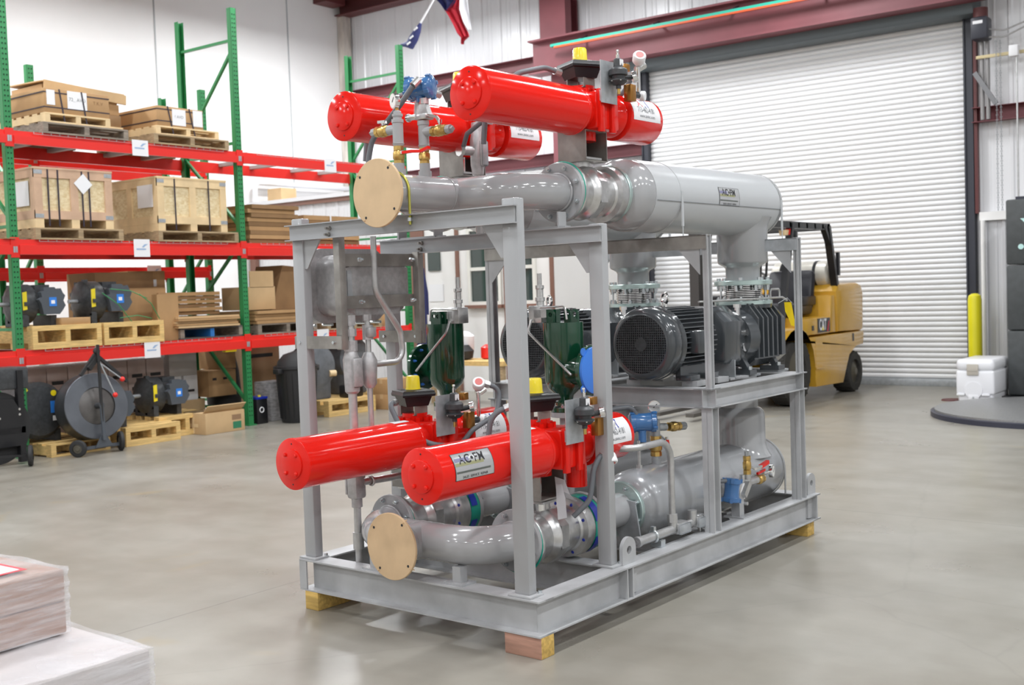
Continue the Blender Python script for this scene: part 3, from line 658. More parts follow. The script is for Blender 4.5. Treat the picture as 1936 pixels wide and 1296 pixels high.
# ---------------------------------------------------------------- silencers
def plate_text(t,par,axis_u,z,R,y0,y1,a0,a1,kind):
    """nameplate wrapped on a cylinder along y; angles measured from +x towards +z"""
    def pt(f,g,dr=.0): 
        a=a0+(a1-a0)*g; return V((axis_u+(R+dr)*math.cos(a),y0+(y1-y0)*f,z+(R+dr)*math.sin(a)))
    def patch(f0,f1,g0,g1,dr,m,name,parent=None):
        mb=MB(); mb.sheet([[pt(f0+(f1-f0)*i,g0+(g1-g0)*k/8,dr) for i in (0,1)] for k in range(9)]); return t.part(name,mb,m,parent or par)
    Ly=y1-y0; Lz=R*(a1-a0)
    fn=lambda cx,cy,dr: (lambda x,y: pt(cx+x/Ly,cy+y/Lz,dr))
    if kind=='acfm':
        p=patch(0,1,0,1,.0008,INK,'nameplate'); patch(.015,.985,.02,.98,.0012,mat('foil',(.55,.56,.57),.25,metal=.5),'plate_face',p)
        patch(.03,.75,.5,.62,.0014,mat('plate_olive',(.3,.3,.16),.4),'colour_band',p); patch(.03,.4,.66,.8,.0014,mat('plate_violet',(.22,.22,.35),.4),'colour_band',p); patch(.03,.9,.25,.32,.0014,mat('plate_dark',(.1,.11,.1),.4),'colour_band',p)
        mb=MB(); mb.text('AC\u2022FM',.05*Ly/.226,fn(.47,.72,.002),bold=.0008); t.part('lettering',mb,INK,p)
        mb=MB(); mb.text('SALES  SERVICE  REPAIR',.014*Ly/.226,fn(.5,.1,.002)); t.part('lettering',mb,INK,p)
    else:
        p=patch(0,1,0,1,.0008,WHITE,'sticker')
        mb=MB(); mb.text('A',.065,fn(.34,.74,.002),bold=.001); t.part('lettering',mb,RINK,p)
        mb=MB(); mb.text('IV',.065,fn(.6,.74,.002),bold=.0025,shear=-.25); t.part('lettering',mb,BINK,p)
        mb=MB(); mb.text('713-462-4181',.04,fn(.5,.43,.002),bold=.0002,sx=.68); t.part('lettering',mb,GINK,p)
        mb=MB(); mb.text('www.aivinc.com',.023,fn(.5,.18,.002),sx=.9); t.part('lettering',mb,GINK,p)
    return p
def silencer_upper(u,label):
    z=1.957; t=S('silencer',label,'silencer',(u,2.0,1.38),'silencers'); R=.182
    mb=MB(); mb.lathe((u,1.12,z),(0,1,0),[(0,.10),(.01,.12),(.035,.155),(.07,.174),(.11,R-.002),(.15,R-.002)],48,cap=False); t.part('head',mb,PIPE)
    mb=MB(); mb.lathe((u,1.27,z),(0,1,0),[(0,R-.004),(.0,R),(1.37,R),(1.40,R-.004),(1.42,R-.03),(1.43,.02)],64); body=t.part('jacket',mb,JACKET)
    for y in (1.505,2.655):
        mb=MB(); mb.lathe((u,y,z),(0,1,0),[(0,R),(.001,R+.003),(.018,R+.003),(.019,R)],64,cap=False); t.part('band',mb,JACKET if y<2 else GREY)
        m2=MB(); m2.box(u+R-.002,y+.0,z-.16,u+R+.004,y+.018,z+.02); m2.cyl((u+R+.001,y+.009,z-.25),(u+R+.001,y+.009,z-.15),.003,8); t.part('band_tail',m2,JACKET)
    mb=MB(); mb.box(u+R*.985,1.28,z-.036,u+R*.985+.004,2.66,z-.033); t.part('seam',mb,GINK)
    mb=MB(); mb.lathe((u,2.51,z-.1),(0,0,-1),[(-.02,.175),(.02,.155),(.05,.148),(.235,.146),(.245,.14),(.262,.108),(.275,.1),(.36,.1)],40); t.part('neck',mb,PIPE)
    flange(t,(u,1.11,z),(0,-1,0),.14,.024,ZINCG); flange(t,(u,2.51,1.498),(0,0,-1),.168,.028,ZINCG,br=.012)
    if u==UR: plate_text(t,body,u,z,R+.001,1.91,2.14,math.radians(-12),math.radians(19),'acfm')
    return t
silencer_upper(UR,'pale jacketed upper silencer nearest the roller door, with nameplate'); silencer_upper(UL,'jacketed upper silencer hidden behind the near one, its neck on the far blower')
def silencer_lower(u,label):
    z=.39; t=S('silencer',label,'silencer',(u,2.0,.2),'silencers'); R=.18
    mb=MB(); mb.lathe((u,1.15,z),(0,1,0),[(0,.09),(.01,.1),(.03,.14),(.06,.165),(.1,.177),(.14,R),(1.46,R),(1.50,R-.01),(1.54,R-.05),(1.56,.02)],64); t.part('shell',mb,mat('satin_tank',(.36,.37,.385),.24,coat=.2,metal=.15))
    mb=MB(); mb.lathe((u,2.62,z),(0,1,0),[(0,R),(.002,R+.004),(.016,R+.004),(.018,R)],64,cap=False); t.part('band',mb,GREY)
    m2=MB(); m2.box(u+R,2.622,.24,u+R+.004,2.638,z); t.part('band_tail',m2,GREY)
    mb=MB(); mb.lathe((u,2.42,z+.12),(0,0,1),[(-.02,.185),(.02,.16),(.06,.15),(.215,.148),(.24,.143),(.258,.125),(.265,.11),(.48,.108)],40); t.part('neck',mb,PIPE)
    return t
silencer_lower(UR,'grey lower silencer along the near side of the base'); silencer_lower(UL,'grey lower silencer along the far side of the base')
# bellows between blowers and upper silencers
def bellows(u,label):
    t=S('expansion_joint',label,'expansion joint',(u,2.51,1.37),'metal bellows')
    P=[]; 
    for i in range(9): P+=[(.0+i*.0105,.098),(.003+i*.0105,.112),(.0075+i*.0105,.112)]
    mb=MB(); mb.lathe((u,2.51,1.392),(0,0,1),P+[(.095,.098)],40); t.part('bellows',mb,CHROME)
    mb=MB(); mb.lathe((u,2.51,1.372),(0,0,1),[(0,.168),(.02,.168)],40); f=t.part('flange',mb,ZINCG)
    bolts(t,f,(u,2.51,1.392),(0,0,1),.145,8,.012,.018,ZINC)
    for k in range(8):
        a=.2+k*PI/4; m2=MB(); m2.cyl((u+.145*math.cos(a),2.51+.145*math.sin(a),1.452),(u+.145*math.cos(a),2.51+.145*math.sin(a),1.486),.011,6); t.part('nut',m2,ZINC)
    for k in (0.6,3.74):
        m2=MB(); m2.cyl((u+.13*math.cos(k),2.51+.13*math.sin(k),1.39),(u+.13*math.cos(k),2.51+.13*math.sin(k),1.486),.006,8); t.part('tie_rod',m2,ZINC)
bellows(UR,'ribbed metal bellows on top of the near blower'); bellows(UL,'ribbed metal bellows on top of the far blower')

# ---------------------------------------------------------------- motors and blowers
def motor(u,label):
    z=1.2; t=S('electric_motor',label,'motor',(u,1.6,1.0),'charcoal motors')
    mb=MB(); mb.lathe((u,1.372,z),(0,1,0),[(0,.150),(.002,.165),(.012,.180),(.03,.189),(.09,.190),(.1,.187),(.103,.193),(.135,.194),(.138,.17)],56,cap=False); t.part('fan_cover',mb,MOTOR)
    mb=MB(); mb.lathe((u,1.378,z),(0,1,0),[(0,.152),(.004,.152)],40); g=t.part('fan_grille',mb,BLACK)
    m2=MB()
    for i in range(-11,12):
        c=i*.0125; h=math.sqrt(max(0,.15**2-c*c)); m2.box(u+c-.0022,1.3725,z-h,u+c+.0022,1.3765,z+h); m2.box(u-h,1.372,z+c-.0022,u+h,1.376,z+c+.0022)
    t.part('grille_mesh',m2,CAST,g); m2=MB(); m2.cyl((u,1.370,z),(u,1.376,z),.035,16); t.part('grille_hub',m2,CAST,g)
    mb=MB(); mb.lathe((u,1.49,z),(0,1,0),[(0,.155),(.36,.155),(.37,.14),(.4,.12),(.42,.08)],40); body=t.part('stator_frame',mb,MOTOR)
    m2=MB()
    for i in range(44):
        a=2*PI*i/44
        if -2.0<((a+PI)%(2*PI)-PI)<-1.15: continue
        c,s_=math.cos(a),math.sin(a); m2.obox((u+c*.168,1.675,z+s_*.168),(c*.018,0,s_*.018),(0,.165,0),(-s_*.003,0,c*.003))
    t.part('cooling_fins',m2,MOTOR)
    for s_ in (-1,1):
        m2=MB(); m2.box(u+s_*.1,1.54,z-.2,u+s_*.19,1.64,z-.17,.004); m2.box(u+s_*.1,1.72,z-.2,u+s_*.19,1.84,z-.17,.004); m2.box(u+s_*.1,1.54,z-.19,u+s_*.13,1.84,z-.1); t.part('foot',m2,MOTOR)
    m2=MB(); m2.box(u+.13,1.57,z-.06,u+.225,1.74,z+.06,.012); t.part('terminal_box',m2,MOTOR)
    m2=MB(); m2.cyl((u,1.62,z+.17),(u,1.62,z+.205),.014); m2.torus((u,1.62,z+.232),(.45,.9,0),.027,.008); t.part('lifting_eye',m2,CHROME)
motor(UR,'charcoal electric motor with round fan grille, nearest the right side'); motor(UL,'charcoal electric motor with round fan grille, behind the front posts on the left')
def blower(u,label):
    z=1.19; t=S('rotary_blower',label,'blower',(u,2.4,.98),'rotary blowers')
    P=[(-.17,-.13),(.17,-.13),(.185,-.11),(.185,.1),(.1,.185),(-.1,.185),(-.185,.1),(-.185,-.11)]
    mb=MB(); mb.prism(P,(u,1.93,z),(1,0,0),(0,0,1),(0,.2,0)); bmesh.ops.bevel(mb.bm,geom=[e for e in mb.bm.edges if abs(e.verts[0].co.y-e.verts[1].co.y)<1e-5],offset=.02,segments=2,profile=.5,affect='EDGES'); t.part('coupling_guard',mb,MOTOR)
    mb=MB(); mb.box(u+.06,2.0,.975,u+.2,2.01,1.08); mb.box(u-.2,2.0,.972,u+.2,2.1,.982); t.part('guard_bracket',mb,GALVT)
    P=[(-.13,-.15),(.13,-.15),(.165,-.09),(.165,.09),(.11,.155),(-.11,.155),(-.165,.09),(-.165,-.09)]
    mb=MB(); mb.prism(P,(u,2.14,z),(1,0,0),(0,0,1),(0,.14,0)); mb.lathe((u+.05,2.2,z),(0,1,0),[(0,.15),(.1,.16)],32); mb.lathe((u-.05,2.2,z),(0,1,0),[(0,.15),(.1,.16)],32); t.part('gear_housing',mb,MOTOR)
    m2=MB(); m2.cyl((u+.165,2.2,z+.03),(u+.18,2.2,z+.03),.02); m2.cyl((u+.165,2.18,z-.05),(u+.175,2.18,z-.05),.025); t.part('sight_glass',m2,CHROME)
    m2=MB(); m2.box(u+.168,2.23,z-.05,u+.171,2.25,z+.03); t.part('oil_label',m2,YEL)
    P=[(-.12,-.17),(.12,-.17),(.17,-.13),(.17,.1),(.11,.165),(-.11,.165),(-.17,.1),(-.17,-.13)]
    mb=MB(); mb.prism(P,(u,2.3,z),(1,0,0),(0,0,1),(0,.32,0)); t.part('rotor_casing',mb,MOTOR)
    m2=MB()
    for k,y in enumerate((2.3,2.36,2.42,2.48,2.54,2.6)):
        w_=.016; m2.prism([(.17,-.12),(.195,-.12),(.195,.105),(.13,.19),(.11,.165),(.17,.1)],(u,y,z),(1,0,0),(0,0,1),(0,w_,0)); m2.prism([(-.17,-.12),(-.195,-.12),(-.195,.105),(-.13,.19),(-.11,.165),(-.17,.1)],(u,y,z),(1,0,0),(0,0,1),(0,w_,0))
    t.part('casing_rib',m2,MOTOR)
    mb=MB(); mb.box(u-.125,2.39,z+.1,u+.125,2.63,z+.165,.01); mb.lathe((u,2.51,z+.15),(0,0,1),[(0,.13),(.01,.165),(.032,.168)],32); t.part('inlet_port',mb,MOTOR)
    mb=MB(); mb.prism([(a*.95,b*.95) for a,b in P],(u,2.62,z),(1,0,0),(0,0,1),(0,.1,0)); mb.cyl((u+.06,2.7,z),(u+.06,2.75,z),.05); mb.cyl((u-.06,2.7,z),(u-.06,2.75,z),.05); t.part('end_cover',mb,MOTOR)
    for s_ in (-1,1):
        for y in (2.2,2.56):
            m2=MB(); m2.box(u+s_*.09,y-.04,.984,u+s_*.21,y+.04,1.012); m2.obox((u+s_*.15,y,1.05),(.03,0,-.05*s_*s_),(0,.02,0),(.012,0,.012)); p=t.part('foot',m2,MOTOR); m3=MB(); m3.cyl((u+s_*.19,y,1.012),(u+s_*.19,y,1.03),.012,6); t.part('bolt',m3,ZINC,p)
    m2=MB(); m2.cyl((u+.12,2.2,z+.12),(u+.12,2.2,z+.185),.015,6); m2.cyl((u+.12,2.2,z+.17),(u+.12,2.2,z+.19),.022,6); t.part('breather',m2,CHROME)
    m2=MB()
    for y in (2.24,2.6): m2.box(u-.2,y-.07,.972,u+.2,y+.07,.985)
    t.part('base_pad',m2,GALVT)
blower(UR,'charcoal ribbed rotary blower on the deck, near side under the pale silencer'); blower(UL,'charcoal rotary blower on the deck, far side behind the near blower')
t=S('yellow_tag','yellow paper tag hanging off the end of the near blower','tag',(-.17,2.76,1.2))
mb=MB(); mb.sheet([[(-.18,2.70,1.375),(-.145,2.72,1.375)],[(-.178,2.705,1.32),(-.14,2.73,1.32)],[(-.16,2.715,1.275),(-.135,2.735,1.275)],[(-.152,2.725,1.235),(-.118,2.75,1.225)]]); bmesh.ops.solidify(mb.bm,geom=mb.bm.faces[:],thickness=.002); t.part('paper',mb,YEL); mb=MB(); mb.tube([(-.14,2.72,1.37),(-.16,2.7,1.40),(-.2,2.66,1.37)],.002,6); t.part('string',mb,GALVT)
mb=MB(); mb.tube([(-.22,1.75,1.405),(-.2,2.60,1.405),(-.2,2.72,1.405),(-.2,2.78,1.385)],.006,8,R=.02); mb.tube([(-.2,2.56,1.405),(-.2,2.56,1.455),(-.2,2.68,1.455),(-.2,2.68,1.405)],.006,8,R=.02)
solo('sensing_tube','thin bent steel tube running above the near motor and blower','tube',(-.2,2.2,1.38),mb,COND,'S')

# ---------------------------------------------------------------- relief valves
def relief(x,y,s,label):
    """dark green relief valve, side flange towards s*x"""
    t=S('relief_valve',label,'valve',(x,y,.90),'green relief valves')
    mb=MB(); mb.lathe((x,y,.925),(0,0,1),[(0,.05),(.015,.05),(.016,.036),(.05,.045),(.085,.085),(.12,.098),(.4,.1),(.405,.1),(.41,.1)],40); t.part('body',mb,GREEN)
    mb=MB(); mb.lathe((x,y,.895),(0,0,1),[(0,.075),(.02,.075)],28); f=t.part('base_flange',mb,GREEN); bolts(t,f,(x,y,.915),(0,0,1),.06,4,.008,.012,ZINC)
    mb=MB(); mb.lathe((x+s*.06,y,1.1),(s,0,0),[(0,.085),(.04,.07),(.06,.058),(.09,.058)],28); t.part('outlet_neck',mb,GREEN)
    mb=MB(); mb.lathe((x+s*.15,y,1.1),(s,0,0),[(0,.122),(.003,.125),(.02,.125),(.022,.122)],40); f=t.part('outlet_flange',mb,GREEN)
    if s>0:
        mb=MB(); mb.lathe((x+s*.172,y,1.1),(s,0,0),[(0,.115),(.012,.113),(.016,.1)],36)
        for a in (.8,2.3,3.9,5.5): mb.lathe((x+s*.172,y+.125*math.cos(a),1.1+.125*math.sin(a)),(s,0,0),[(0,.02),(.006,.02)],12)
        t.part('flange_cap',mb,BCAP,f,label='bright blue plastic cap')
    else: bolts(t,f,(x+s*.15,y,1.1),(-s,0,0),.1,8,.008,.012,BCAP)
    for dx,dy in ((.075,.0),(-.02,.07),(-.02,-.07)):
        m2=MB(); m2.lug(outline(.04,.07),(0,.045),.011,(x+s*dx,y+dy-.006,1.33),(1,0,0),(0,0,1),(0,.012,0),16); t.part('lug',m2,GREEN)
    px=x-s*.12
    mb=MB(); mb.box(px-.055,y-.05,1.335,px+.025,y+.03,1.42,.004); mb.box(px-.02,y-.05,1.36,px+.1*s+.0,y-.0,1.40); p=t.part('pilot_valve',mb,STAIN)
    m2=MB(); m2.lathe((px-.01,y-.01,1.42),(0,0,1),[(0,.02),(.02,.02),(.022,.025),(.04,.025),(.042,.018),(.08,.018),(.085,.022),(.1,.022),(.102,.012),(.16,.012)],18); t.part('pilot_bonnet',m2,STAIN,p)
    m2=MB(); m2.tube([(px-.03,y-.06,1.35),(px-.03,y-.09,1.29),(px+s*.24,y-.11,1.085)],.0065,8,R=.03); m2.tube([(px+.02,y-.05,1.41),(x+s*.05,y-.05,1.415),(x+s*.06,y-.05,1.35)],.005,8,R=.02); t.part('sensing_line',m2,STAIN)
    m2=MB(); m2.box(x-s*.06,y-.055,1.325,x+s*.0,y-.02,1.4); t.part('mount_plate',m2,GREEN)
relief(-.53,.95,1,'dark green relief valve with blue flange cap, between the two right posts'); relief(-1.315,.95,-1,'dark green relief valve on the left with its open flange facing left')
for x,lab in ((-.53,'grey riser pipe under the green relief valve with blue cap'),(-1.315,'grey riser pipe under the left green relief valve')):
    t=S('riser_pipe',lab,'pipe',(x,.97,.39)); u=UR if x>-.9 else UL
    mb=MB(); mb.tube([(x,.95,.9),(x,.95,.45),(u-.05,.97,.39)],.032,20,R=.06); t.part('pipe',mb,PIPE)
    mb=MB(); mb.cyl((x,.95,.868),(x,.95,.893),.075,28); t.part('flange',mb,GREY)
# ================================================================ ACTUATORS
def gauge(t,par,c,n,r=.03,name='pressure_gauge'):
    n=V(n).normalized(); c=V(c); mb=MB(); mb.lathe(c-n*.022,n,[(0,r*.6),(.006,r),(.02,r),(.026,r*.98),(.026,r*.86)],28); g=t.part(name,mb,CHROME,par)
    mb=MB(); mb.lathe(c+n*.0042,n,[(0,r*.85),(.0006,r*.85)],28); t.part('dial',mb,DIAL,par)
    x,y,_=basis(n); mb=MB(); mb.obox(c+n*.0055+(x*.3+y*.3)*r*.5,(x+y)*r*.28,(x-y)*.0014,n*.0004); mb.obox(c+n*.0055,x*.0025,y*.0025,n*.0006); t.part('needle',mb,INK,par)
    return g
def actuator(x,y,z,stem,label,acfm=False,patch=False,hoses='low',dx=0):
    t=S('valve_actuator',label,'actuator',(x,y+.8,z-.11),'red actuators'); R=.111
    mb=MB(); mb.lathe((x,y,z),(0,1,0),[(0,R-.004),(.004,R+.002),(.016,R+.002),(.018,R),(.71,R),(.712,R+.002),(.725,R+.002),(.73,R-.003),(.73,.085),(.81,.082)],56,cap=True); cyl=t.part('cylinder',mb,RED)
    mb=MB(); mb.lathe((x,y,z),(0,-1,0),[(0,.067),(.007,.066),(.009,.062)],40); ep=t.part('end_plate',mb,RED)
    for sx in (-1,1):
        for sz in (-1,1):
            m2=MB(); m2.lathe((x+sx*.034,y-.008,z+sz*.04),(0,-1,0),[(0,.009),(.006,.009),(.009,.005)],10); t.part('bolt',m2,RED,ep)
    for sz in (-1,1):
        m2=MB(); m2.cyl((x,y-.0015,z+sz*.088),(x,y+.001,z+sz*.088),.0035,8); t.part('screw_hole',m2,INK,ep)
    # yoke housing
    mb=MB(); mb.box(x-.085,y+.79,z-.085,x+.095,y+.98,z+.09,.012); mb.box(x+.09,y+.80,z-.1,x+.112,y+.835,z+.1,.004); mb.box(x+.09,y+.895,z-.1,x+.112,y+.93,z+.1,.004)
    mb.lathe((x,y+.97,z),(0,1,0),[(0,.085),(.03,.092),(.05,.1),(.075,.1),(.08,.085),(.105,.085)],40)
    mb.cyl((stem,y+.865,z-.13),(stem,y+.865,z+.13),.062,28)
    for k in range(10):
        a=2*PI*k/10; mb.lathe((stem+.075*math.cos(a),y+.865+.075*math.sin(a),z+.09),(0,0,1),[(0,.012),(.022,.012)],8)
    t.part('yoke_housing',mb,RED)
    if z<1.5:
        mb=MB(); mb.cyl((x+.02,y+1.0,z-.19),(x+.02,y+1.0,z-.06),.05,24); t.part('lower_bush',mb,RED)
    mb=MB(); mb.lathe((x,y+1.07,z),(0,1,0),[(0,R-.006),(.004,R),(.285,R),(.292,R-.004),(.296,R-.02)],56); can=t.part('spring_can',mb,RED)
    plate_text(t,can,x,z,R+.0005,y+1.085,y+1.33,math.radians(-9),math.radians(56),'aiv')
    if acfm: plate_text(t,cyl,x,z,R+.0005,y+.075,y+.31,math.radians(-12),math.radians(45),'acfm')
    if patch:
        mb=MB(); mb.sheet([[(x+(R+.001)*math.cos(a),y+v,z+(R+.001)*math.sin(a)) for v in (.60,.70)] for a in [math.radians(75+5*i) for i in range(9)]]); t.part('blank_label',mb,WHITE,cyl)
    # limit switch box with indicator, on a steel bracket over the stem
    sy=y+.86
    mb=MB(); mb.box(stem-.05,sy-.045,z+.12,stem+.05,sy+.045,z+.124); mb.box(stem-.05,sy-.045,z+.12,stem-.045,sy+.045,z+.165); mb.box(stem+.045,sy-.045,z+.12,stem+.05,sy+.045,z+.165); t.part('switch_bracket',mb,STEEL)
    mb=MB(); mb.lathe((stem,sy,z+.165),(0,0,1),[(0,.08),(.045,.1),(.048,.118),(.058,.122),(.066,.118)],4,a0=0.33); mb.lathe((stem,sy,z+.228),(0,0,1),[(0,.118),(.012,.115),(.016,.1)],4,a0=0.33); sb=t.part('switch_box',mb,BLACK,smooth=15)
    mb=MB(); mb.lathe((stem,sy,z+.244),(0,0,1),[(0,.04),(.004,.04),(.004,.036),(.06,.033),(.068,.029),(.07,.02)],24); t.part('position_indicator',mb,YEL,sb,label='yellow dome position indicator')
    m2=MB(); m2.lathe((stem,sy,z+.24),(0,0,1),[(0,.062),(.006,.06)],4,a0=.8); t.part('indicator_base',m2,CAST,sb)
    # instrument plate on the near side
    ux=x+.128
    mb=MB(); mb.box(ux-.004,y+.785,z+.03,ux,y+.915,z+.225); mb.box(ux-.02,y+.80,z+.04,ux-.004,y+.9,z+.09); t.part('instrument_plate',mb,GALVT)
    rc=V((ux+.04,y+.87,z+.17))
    mb=MB(); mb.lathe(rc+V((0,0,-.075)),(0,0,1),[(0,.012),(.015,.012),(.018,.026),(.035,.045),(.04,.045),(.044,.03),(.058,.032),(.062,.044),(.085,.044),(.09,.04),(.10,.022),(.135,.02),(.14,.014)],24); rg=t.part('air_regulator',mb,CAST)
    m2=MB(); m2.box(rc.x+.019,rc.y-.014,rc.z+.03,rc.x+.021,rc.y+.014,rc.z+.058); t.part('label_plate',m2,WHITE,rg)
    m2=MB(); m2.lathe(rc+V((0,0,.065)),(0,0,1),[(0,.008),(.018,.008),(.02,.005),(.03,.005),(.032,.007),(.04,.006)],8); t.part('adjusting_screw',m2,CHROME,rg)
    for k in range(6):
        a=k*PI/3+.3; m2=MB(); m2.lathe(rc+V((.041*math.cos(a),.041*math.sin(a),-.04)),(0,0,-1),[(0,.005),(.004,.004)],8); t.part('screw',m2,CHROME,rg)
    m2=MB(); m2.cyl(rc+V((0,0,-.1)),rc+V((0,0,-.07)),.008,8); t.part('drain_cock',m2,BRASS,rg)
    gauge(t,rg,(rc.x+.03,rc.y+.105,rc.z-.01),(.75,.5,.15),.026)
    m2=MB(); m2.cyl((rc.x,rc.y+.03,rc.z-.02),(rc.x+.02,rc.y+.1,rc.z-.012),.012,10); t.part('gauge_stem',m2,BLACK,rg)
    mb=MB(); mb.box(ux+.005,y+.965,z+.05,ux+.045,y+1.015,z+.13,.004); mb.box(ux+.0,y+.95,z+.19,ux+.03,y+.99,z+.225,.003); sv=t.part('solenoid_manifold',mb,BRONZE)
    m2=MB(); m2.cyl((ux+.03,y+1.0,z+.085),(ux+.03,y+1.09,z+.085),.014,14); m2.box(ux+.018,y+1.01,z+.07,ux+.042,y+1.045,z+.1); t.part('solenoid_coil',m2,CAST,sv)
    m2=MB(); m2.lathe((ux+.03,y+1.075,z+.085),(.9,.3,-.1),[(0,.024),(.02,.024),(.024,.02)],18); t.part('breather_cap',m2,WHITE,sv)
    m2=MB(); m2.lathe((ux+.045,y+1.08,z+.085),(.9,.3,-.1),[(0,.017),(.008,.017)],16); t.part('red_mark',m2,RINK,sv)
    cz=z+.25 if hoses!='down' else z-.05
    if hoses=='down':
        m2=MB(); m2.tube([(ux+.03,y+1.06,z+.075),(ux+.03,y+1.06,z+.005)],.01); m2.cyl((ux+.03,y+1.06,z-.02),(ux+.03,y+1.06,z+.02),.017,8); t.part('nipple',m2,CHROME,sv)
    else:
        m2=MB(); m2.tube([(ux+.03,y+1.06,z+.1),(ux+.03,y+1.06,z+.22)],.01); m2.cyl((ux+.02,y+1.06,z+.21),(ux+.04,y+1.1,z+.235),.018,10); t.part('nipple',m2,CHROME,sv)
    hd=V((.5,-.25,-.85)) if hoses=='down' else V((.55,-.55,.55))
    m2=MB(); m2.lathe(V((ux+.03,y+1.065,cz)),hd,[(-.02,.015),(0,.03),(.035,.032),(.042,.028)],20); cp=t.part('conduit_elbow_cap',m2,WHITE)
    h=hd.normalized(); m2=MB(); m2.lathe(V((ux+.03,y+1.065,cz))+h*.0425,h,[(0,.019),(.001,.019)],18); t.part('red_label',m2,mat('faded_red',(.6,.16,.15),.5),cp)
    # flexible conduits
    if hoses=='up':
        pts=[[(stem-.04,sy-.12,z+.19),(stem-.06,sy-.20,z+.205),(stem-.1,sy-.34,z+.17),(stem-.17,sy-.5,z+.06),(stem-.18,sy-.52,z-.16)],[(ux+.03,y+1.09,cz),(ux-.02,y+1.12,cz-.03),(ux-.1,y+1.09,cz-.16),(x-.02,y+1.03,z+.14)]]
    elif hoses=='loop':
        pts=[[(stem-.01,sy-.12,z+.19),(stem+.02,sy-.19,z+.19),(stem+.07,sy-.17,z+.08),(x+.12,sy-.12,z+.0),(x+.17,sy-.02,z-.02)],[(ux+.05,y+1.09,cz+.01),(ux+.09,y+1.16,cz-.02),(ux+.1,y+1.12,z+.11),(ux+.05,y+.98,z+.04),(ux+.02,y+.94,z-.02)]]
    else:
        pts=[[(stem-.07,sy-.1,z+.19),(stem-.13,sy-.16,z+.16),(stem-.16,sy-.18,z-.1)],[(ux+.025,y+1.035,cz+.01),(ux+.02,y+1.0,cz+.0),(ux+.01,y+.97,cz-.05),(ux+.0,y+.95,z-.24),(ux-.06,y+.9,z-.31)]]
    for p in pts:
        m2=MB(); m2.tube(p,.0125,12,R=.09); f=t.part('flexible_conduit',m2,FLEX)
        m2=MB(); d=(V(p[1])-V(p[0])).normalized(); m2.cyl(V(p[0])-d*.01,V(p[0])+d*.025,.018,8); t.part('connector',m2,COND,f)
    # mounting bracket down to the valve
    zb=z-.085; 
    mb=MB(); mb.box(stem-.08,sy-.09,zb-.145,stem+.08,sy+.09,zb-.139); mb.box(stem-.08,sy-.09,zb-.004,stem+.08,sy+.09,zb); mb.box(stem-.08,sy-.09,zb-.145,stem-.073,sy+.09,zb); mb.box(stem-.073,sy-.09,zb-.139,stem+.08,sy-.084,zb-.004); mb.box(stem-.073,sy+.084,zb-.139,stem+.08,sy+.09,zb-.004)  # rear plate added to darken the bracket's open-sided interior
    b=t.part('valve_bracket',mb,STEEL)
    m2=MB(); m2.cyl((stem,sy,zb-.2),(stem,sy,zb),.018,14); m2.cyl((stem,sy,zb-.2),(stem,sy,zb-.15),.045,20); t.part('drive_stem',m2,CHROME,b)
    m2=MB(); m2.box(stem-.03,sy-.0855,zb-.1,stem+.01,sy-.084,zb-.06); t.part('nameplate',m2,GALVT,b)
    return t
actuator(-.31,.047,2.325,UR,'red cylinder actuator, topmost and nearest, above the pale silencer',hoses='up')
actuator(-1.072,.047,2.322,UL,'red cylinder actuator, upper left one behind the gauge and valve stack',hoses='up')
actuator(-.255,-.388,.789,UR,'red cylinder actuator on the lower near side with silver nameplate',acfm=True,patch=True,hoses='down')
actuator(-1.02,-.385,.784,UL,'red cylinder actuator, lower left one without a nameplate',patch=True,hoses='loop')
# grey cast conduit body beside the upper left actuator
t=S('conduit_fitting','grey cast conduit fitting standing beside the upper left red actuator','conduit fitting',(-.9,.78,1.78))
mb=MB(); mb.tube([(-.9,.78,1.78),(-.9,.78,2.1)],.02,14); t.part('pipe',mb,COND)
mb=MB(); mb.lathe((-.9,.78,2.08),(0,0,1),[(0,.03),(.03,.032),(.05,.036),(.17,.036),(.2,.03),(.26,.026)],18); mb.box(-.87,.76,2.12,-.855,.81,2.25,.008); mb.cyl((-.9,.78,2.2),(-.93,.70,2.2),.024); t.part('body',mb,CFIT)
mb=MB(); mb.box(-.856,.765,2.125,-.848,.805,2.245,.006); t.part('cover',mb,GALVT)
mb=MB(); mb.cyl((-.93,.70,2.2),(-.935,.68,2.2),.03,8); t.part('locknut',mb,CHROME)
mb=MB(); mb.tube([(-.92,.70,2.22),(-.86,.66,2.27),(-.6,.6,2.36)],.012,12); t.part('flexible_conduit',mb,FLEX)
# ---------------------------------------------------------------- gauge and transmitter stacks
def transmitter(t,c,ax,r=.055,L=.14,par=None):
    """blue two-cover transmitter head, axis ax"""
    ax=V(ax).normalized(); c=V(c)
    mb=MB(); mb.lathe(c-ax*L/2,ax,[(0,r*.8),(.006,r),(.028,r),(.03,r*.9),(L*.5-.015,r*.85),(L*.5+.015,r*.85),(L-.03,r*.9),(L-.028,r),(L-.006,r),(L,r*.8)],28)
    h=t.part('transmitter_head',mb,BLUE,par)
    m2=MB()
    for s_ in (-1,1):
        x,y,_=basis(ax)
        for k in range(4):
            a=k*PI/2+.5; m2.obox(c+ax*s_*(L/2-.012)+(x*math.cos(a)+y*math.sin(a))*r,(x*math.cos(a)+y*math.sin(a))*.006,(y*math.cos(a)-x*math.sin(a))*.008,ax*.011)
    t.part('cover_lugs',m2,BLUE,h)
    return h
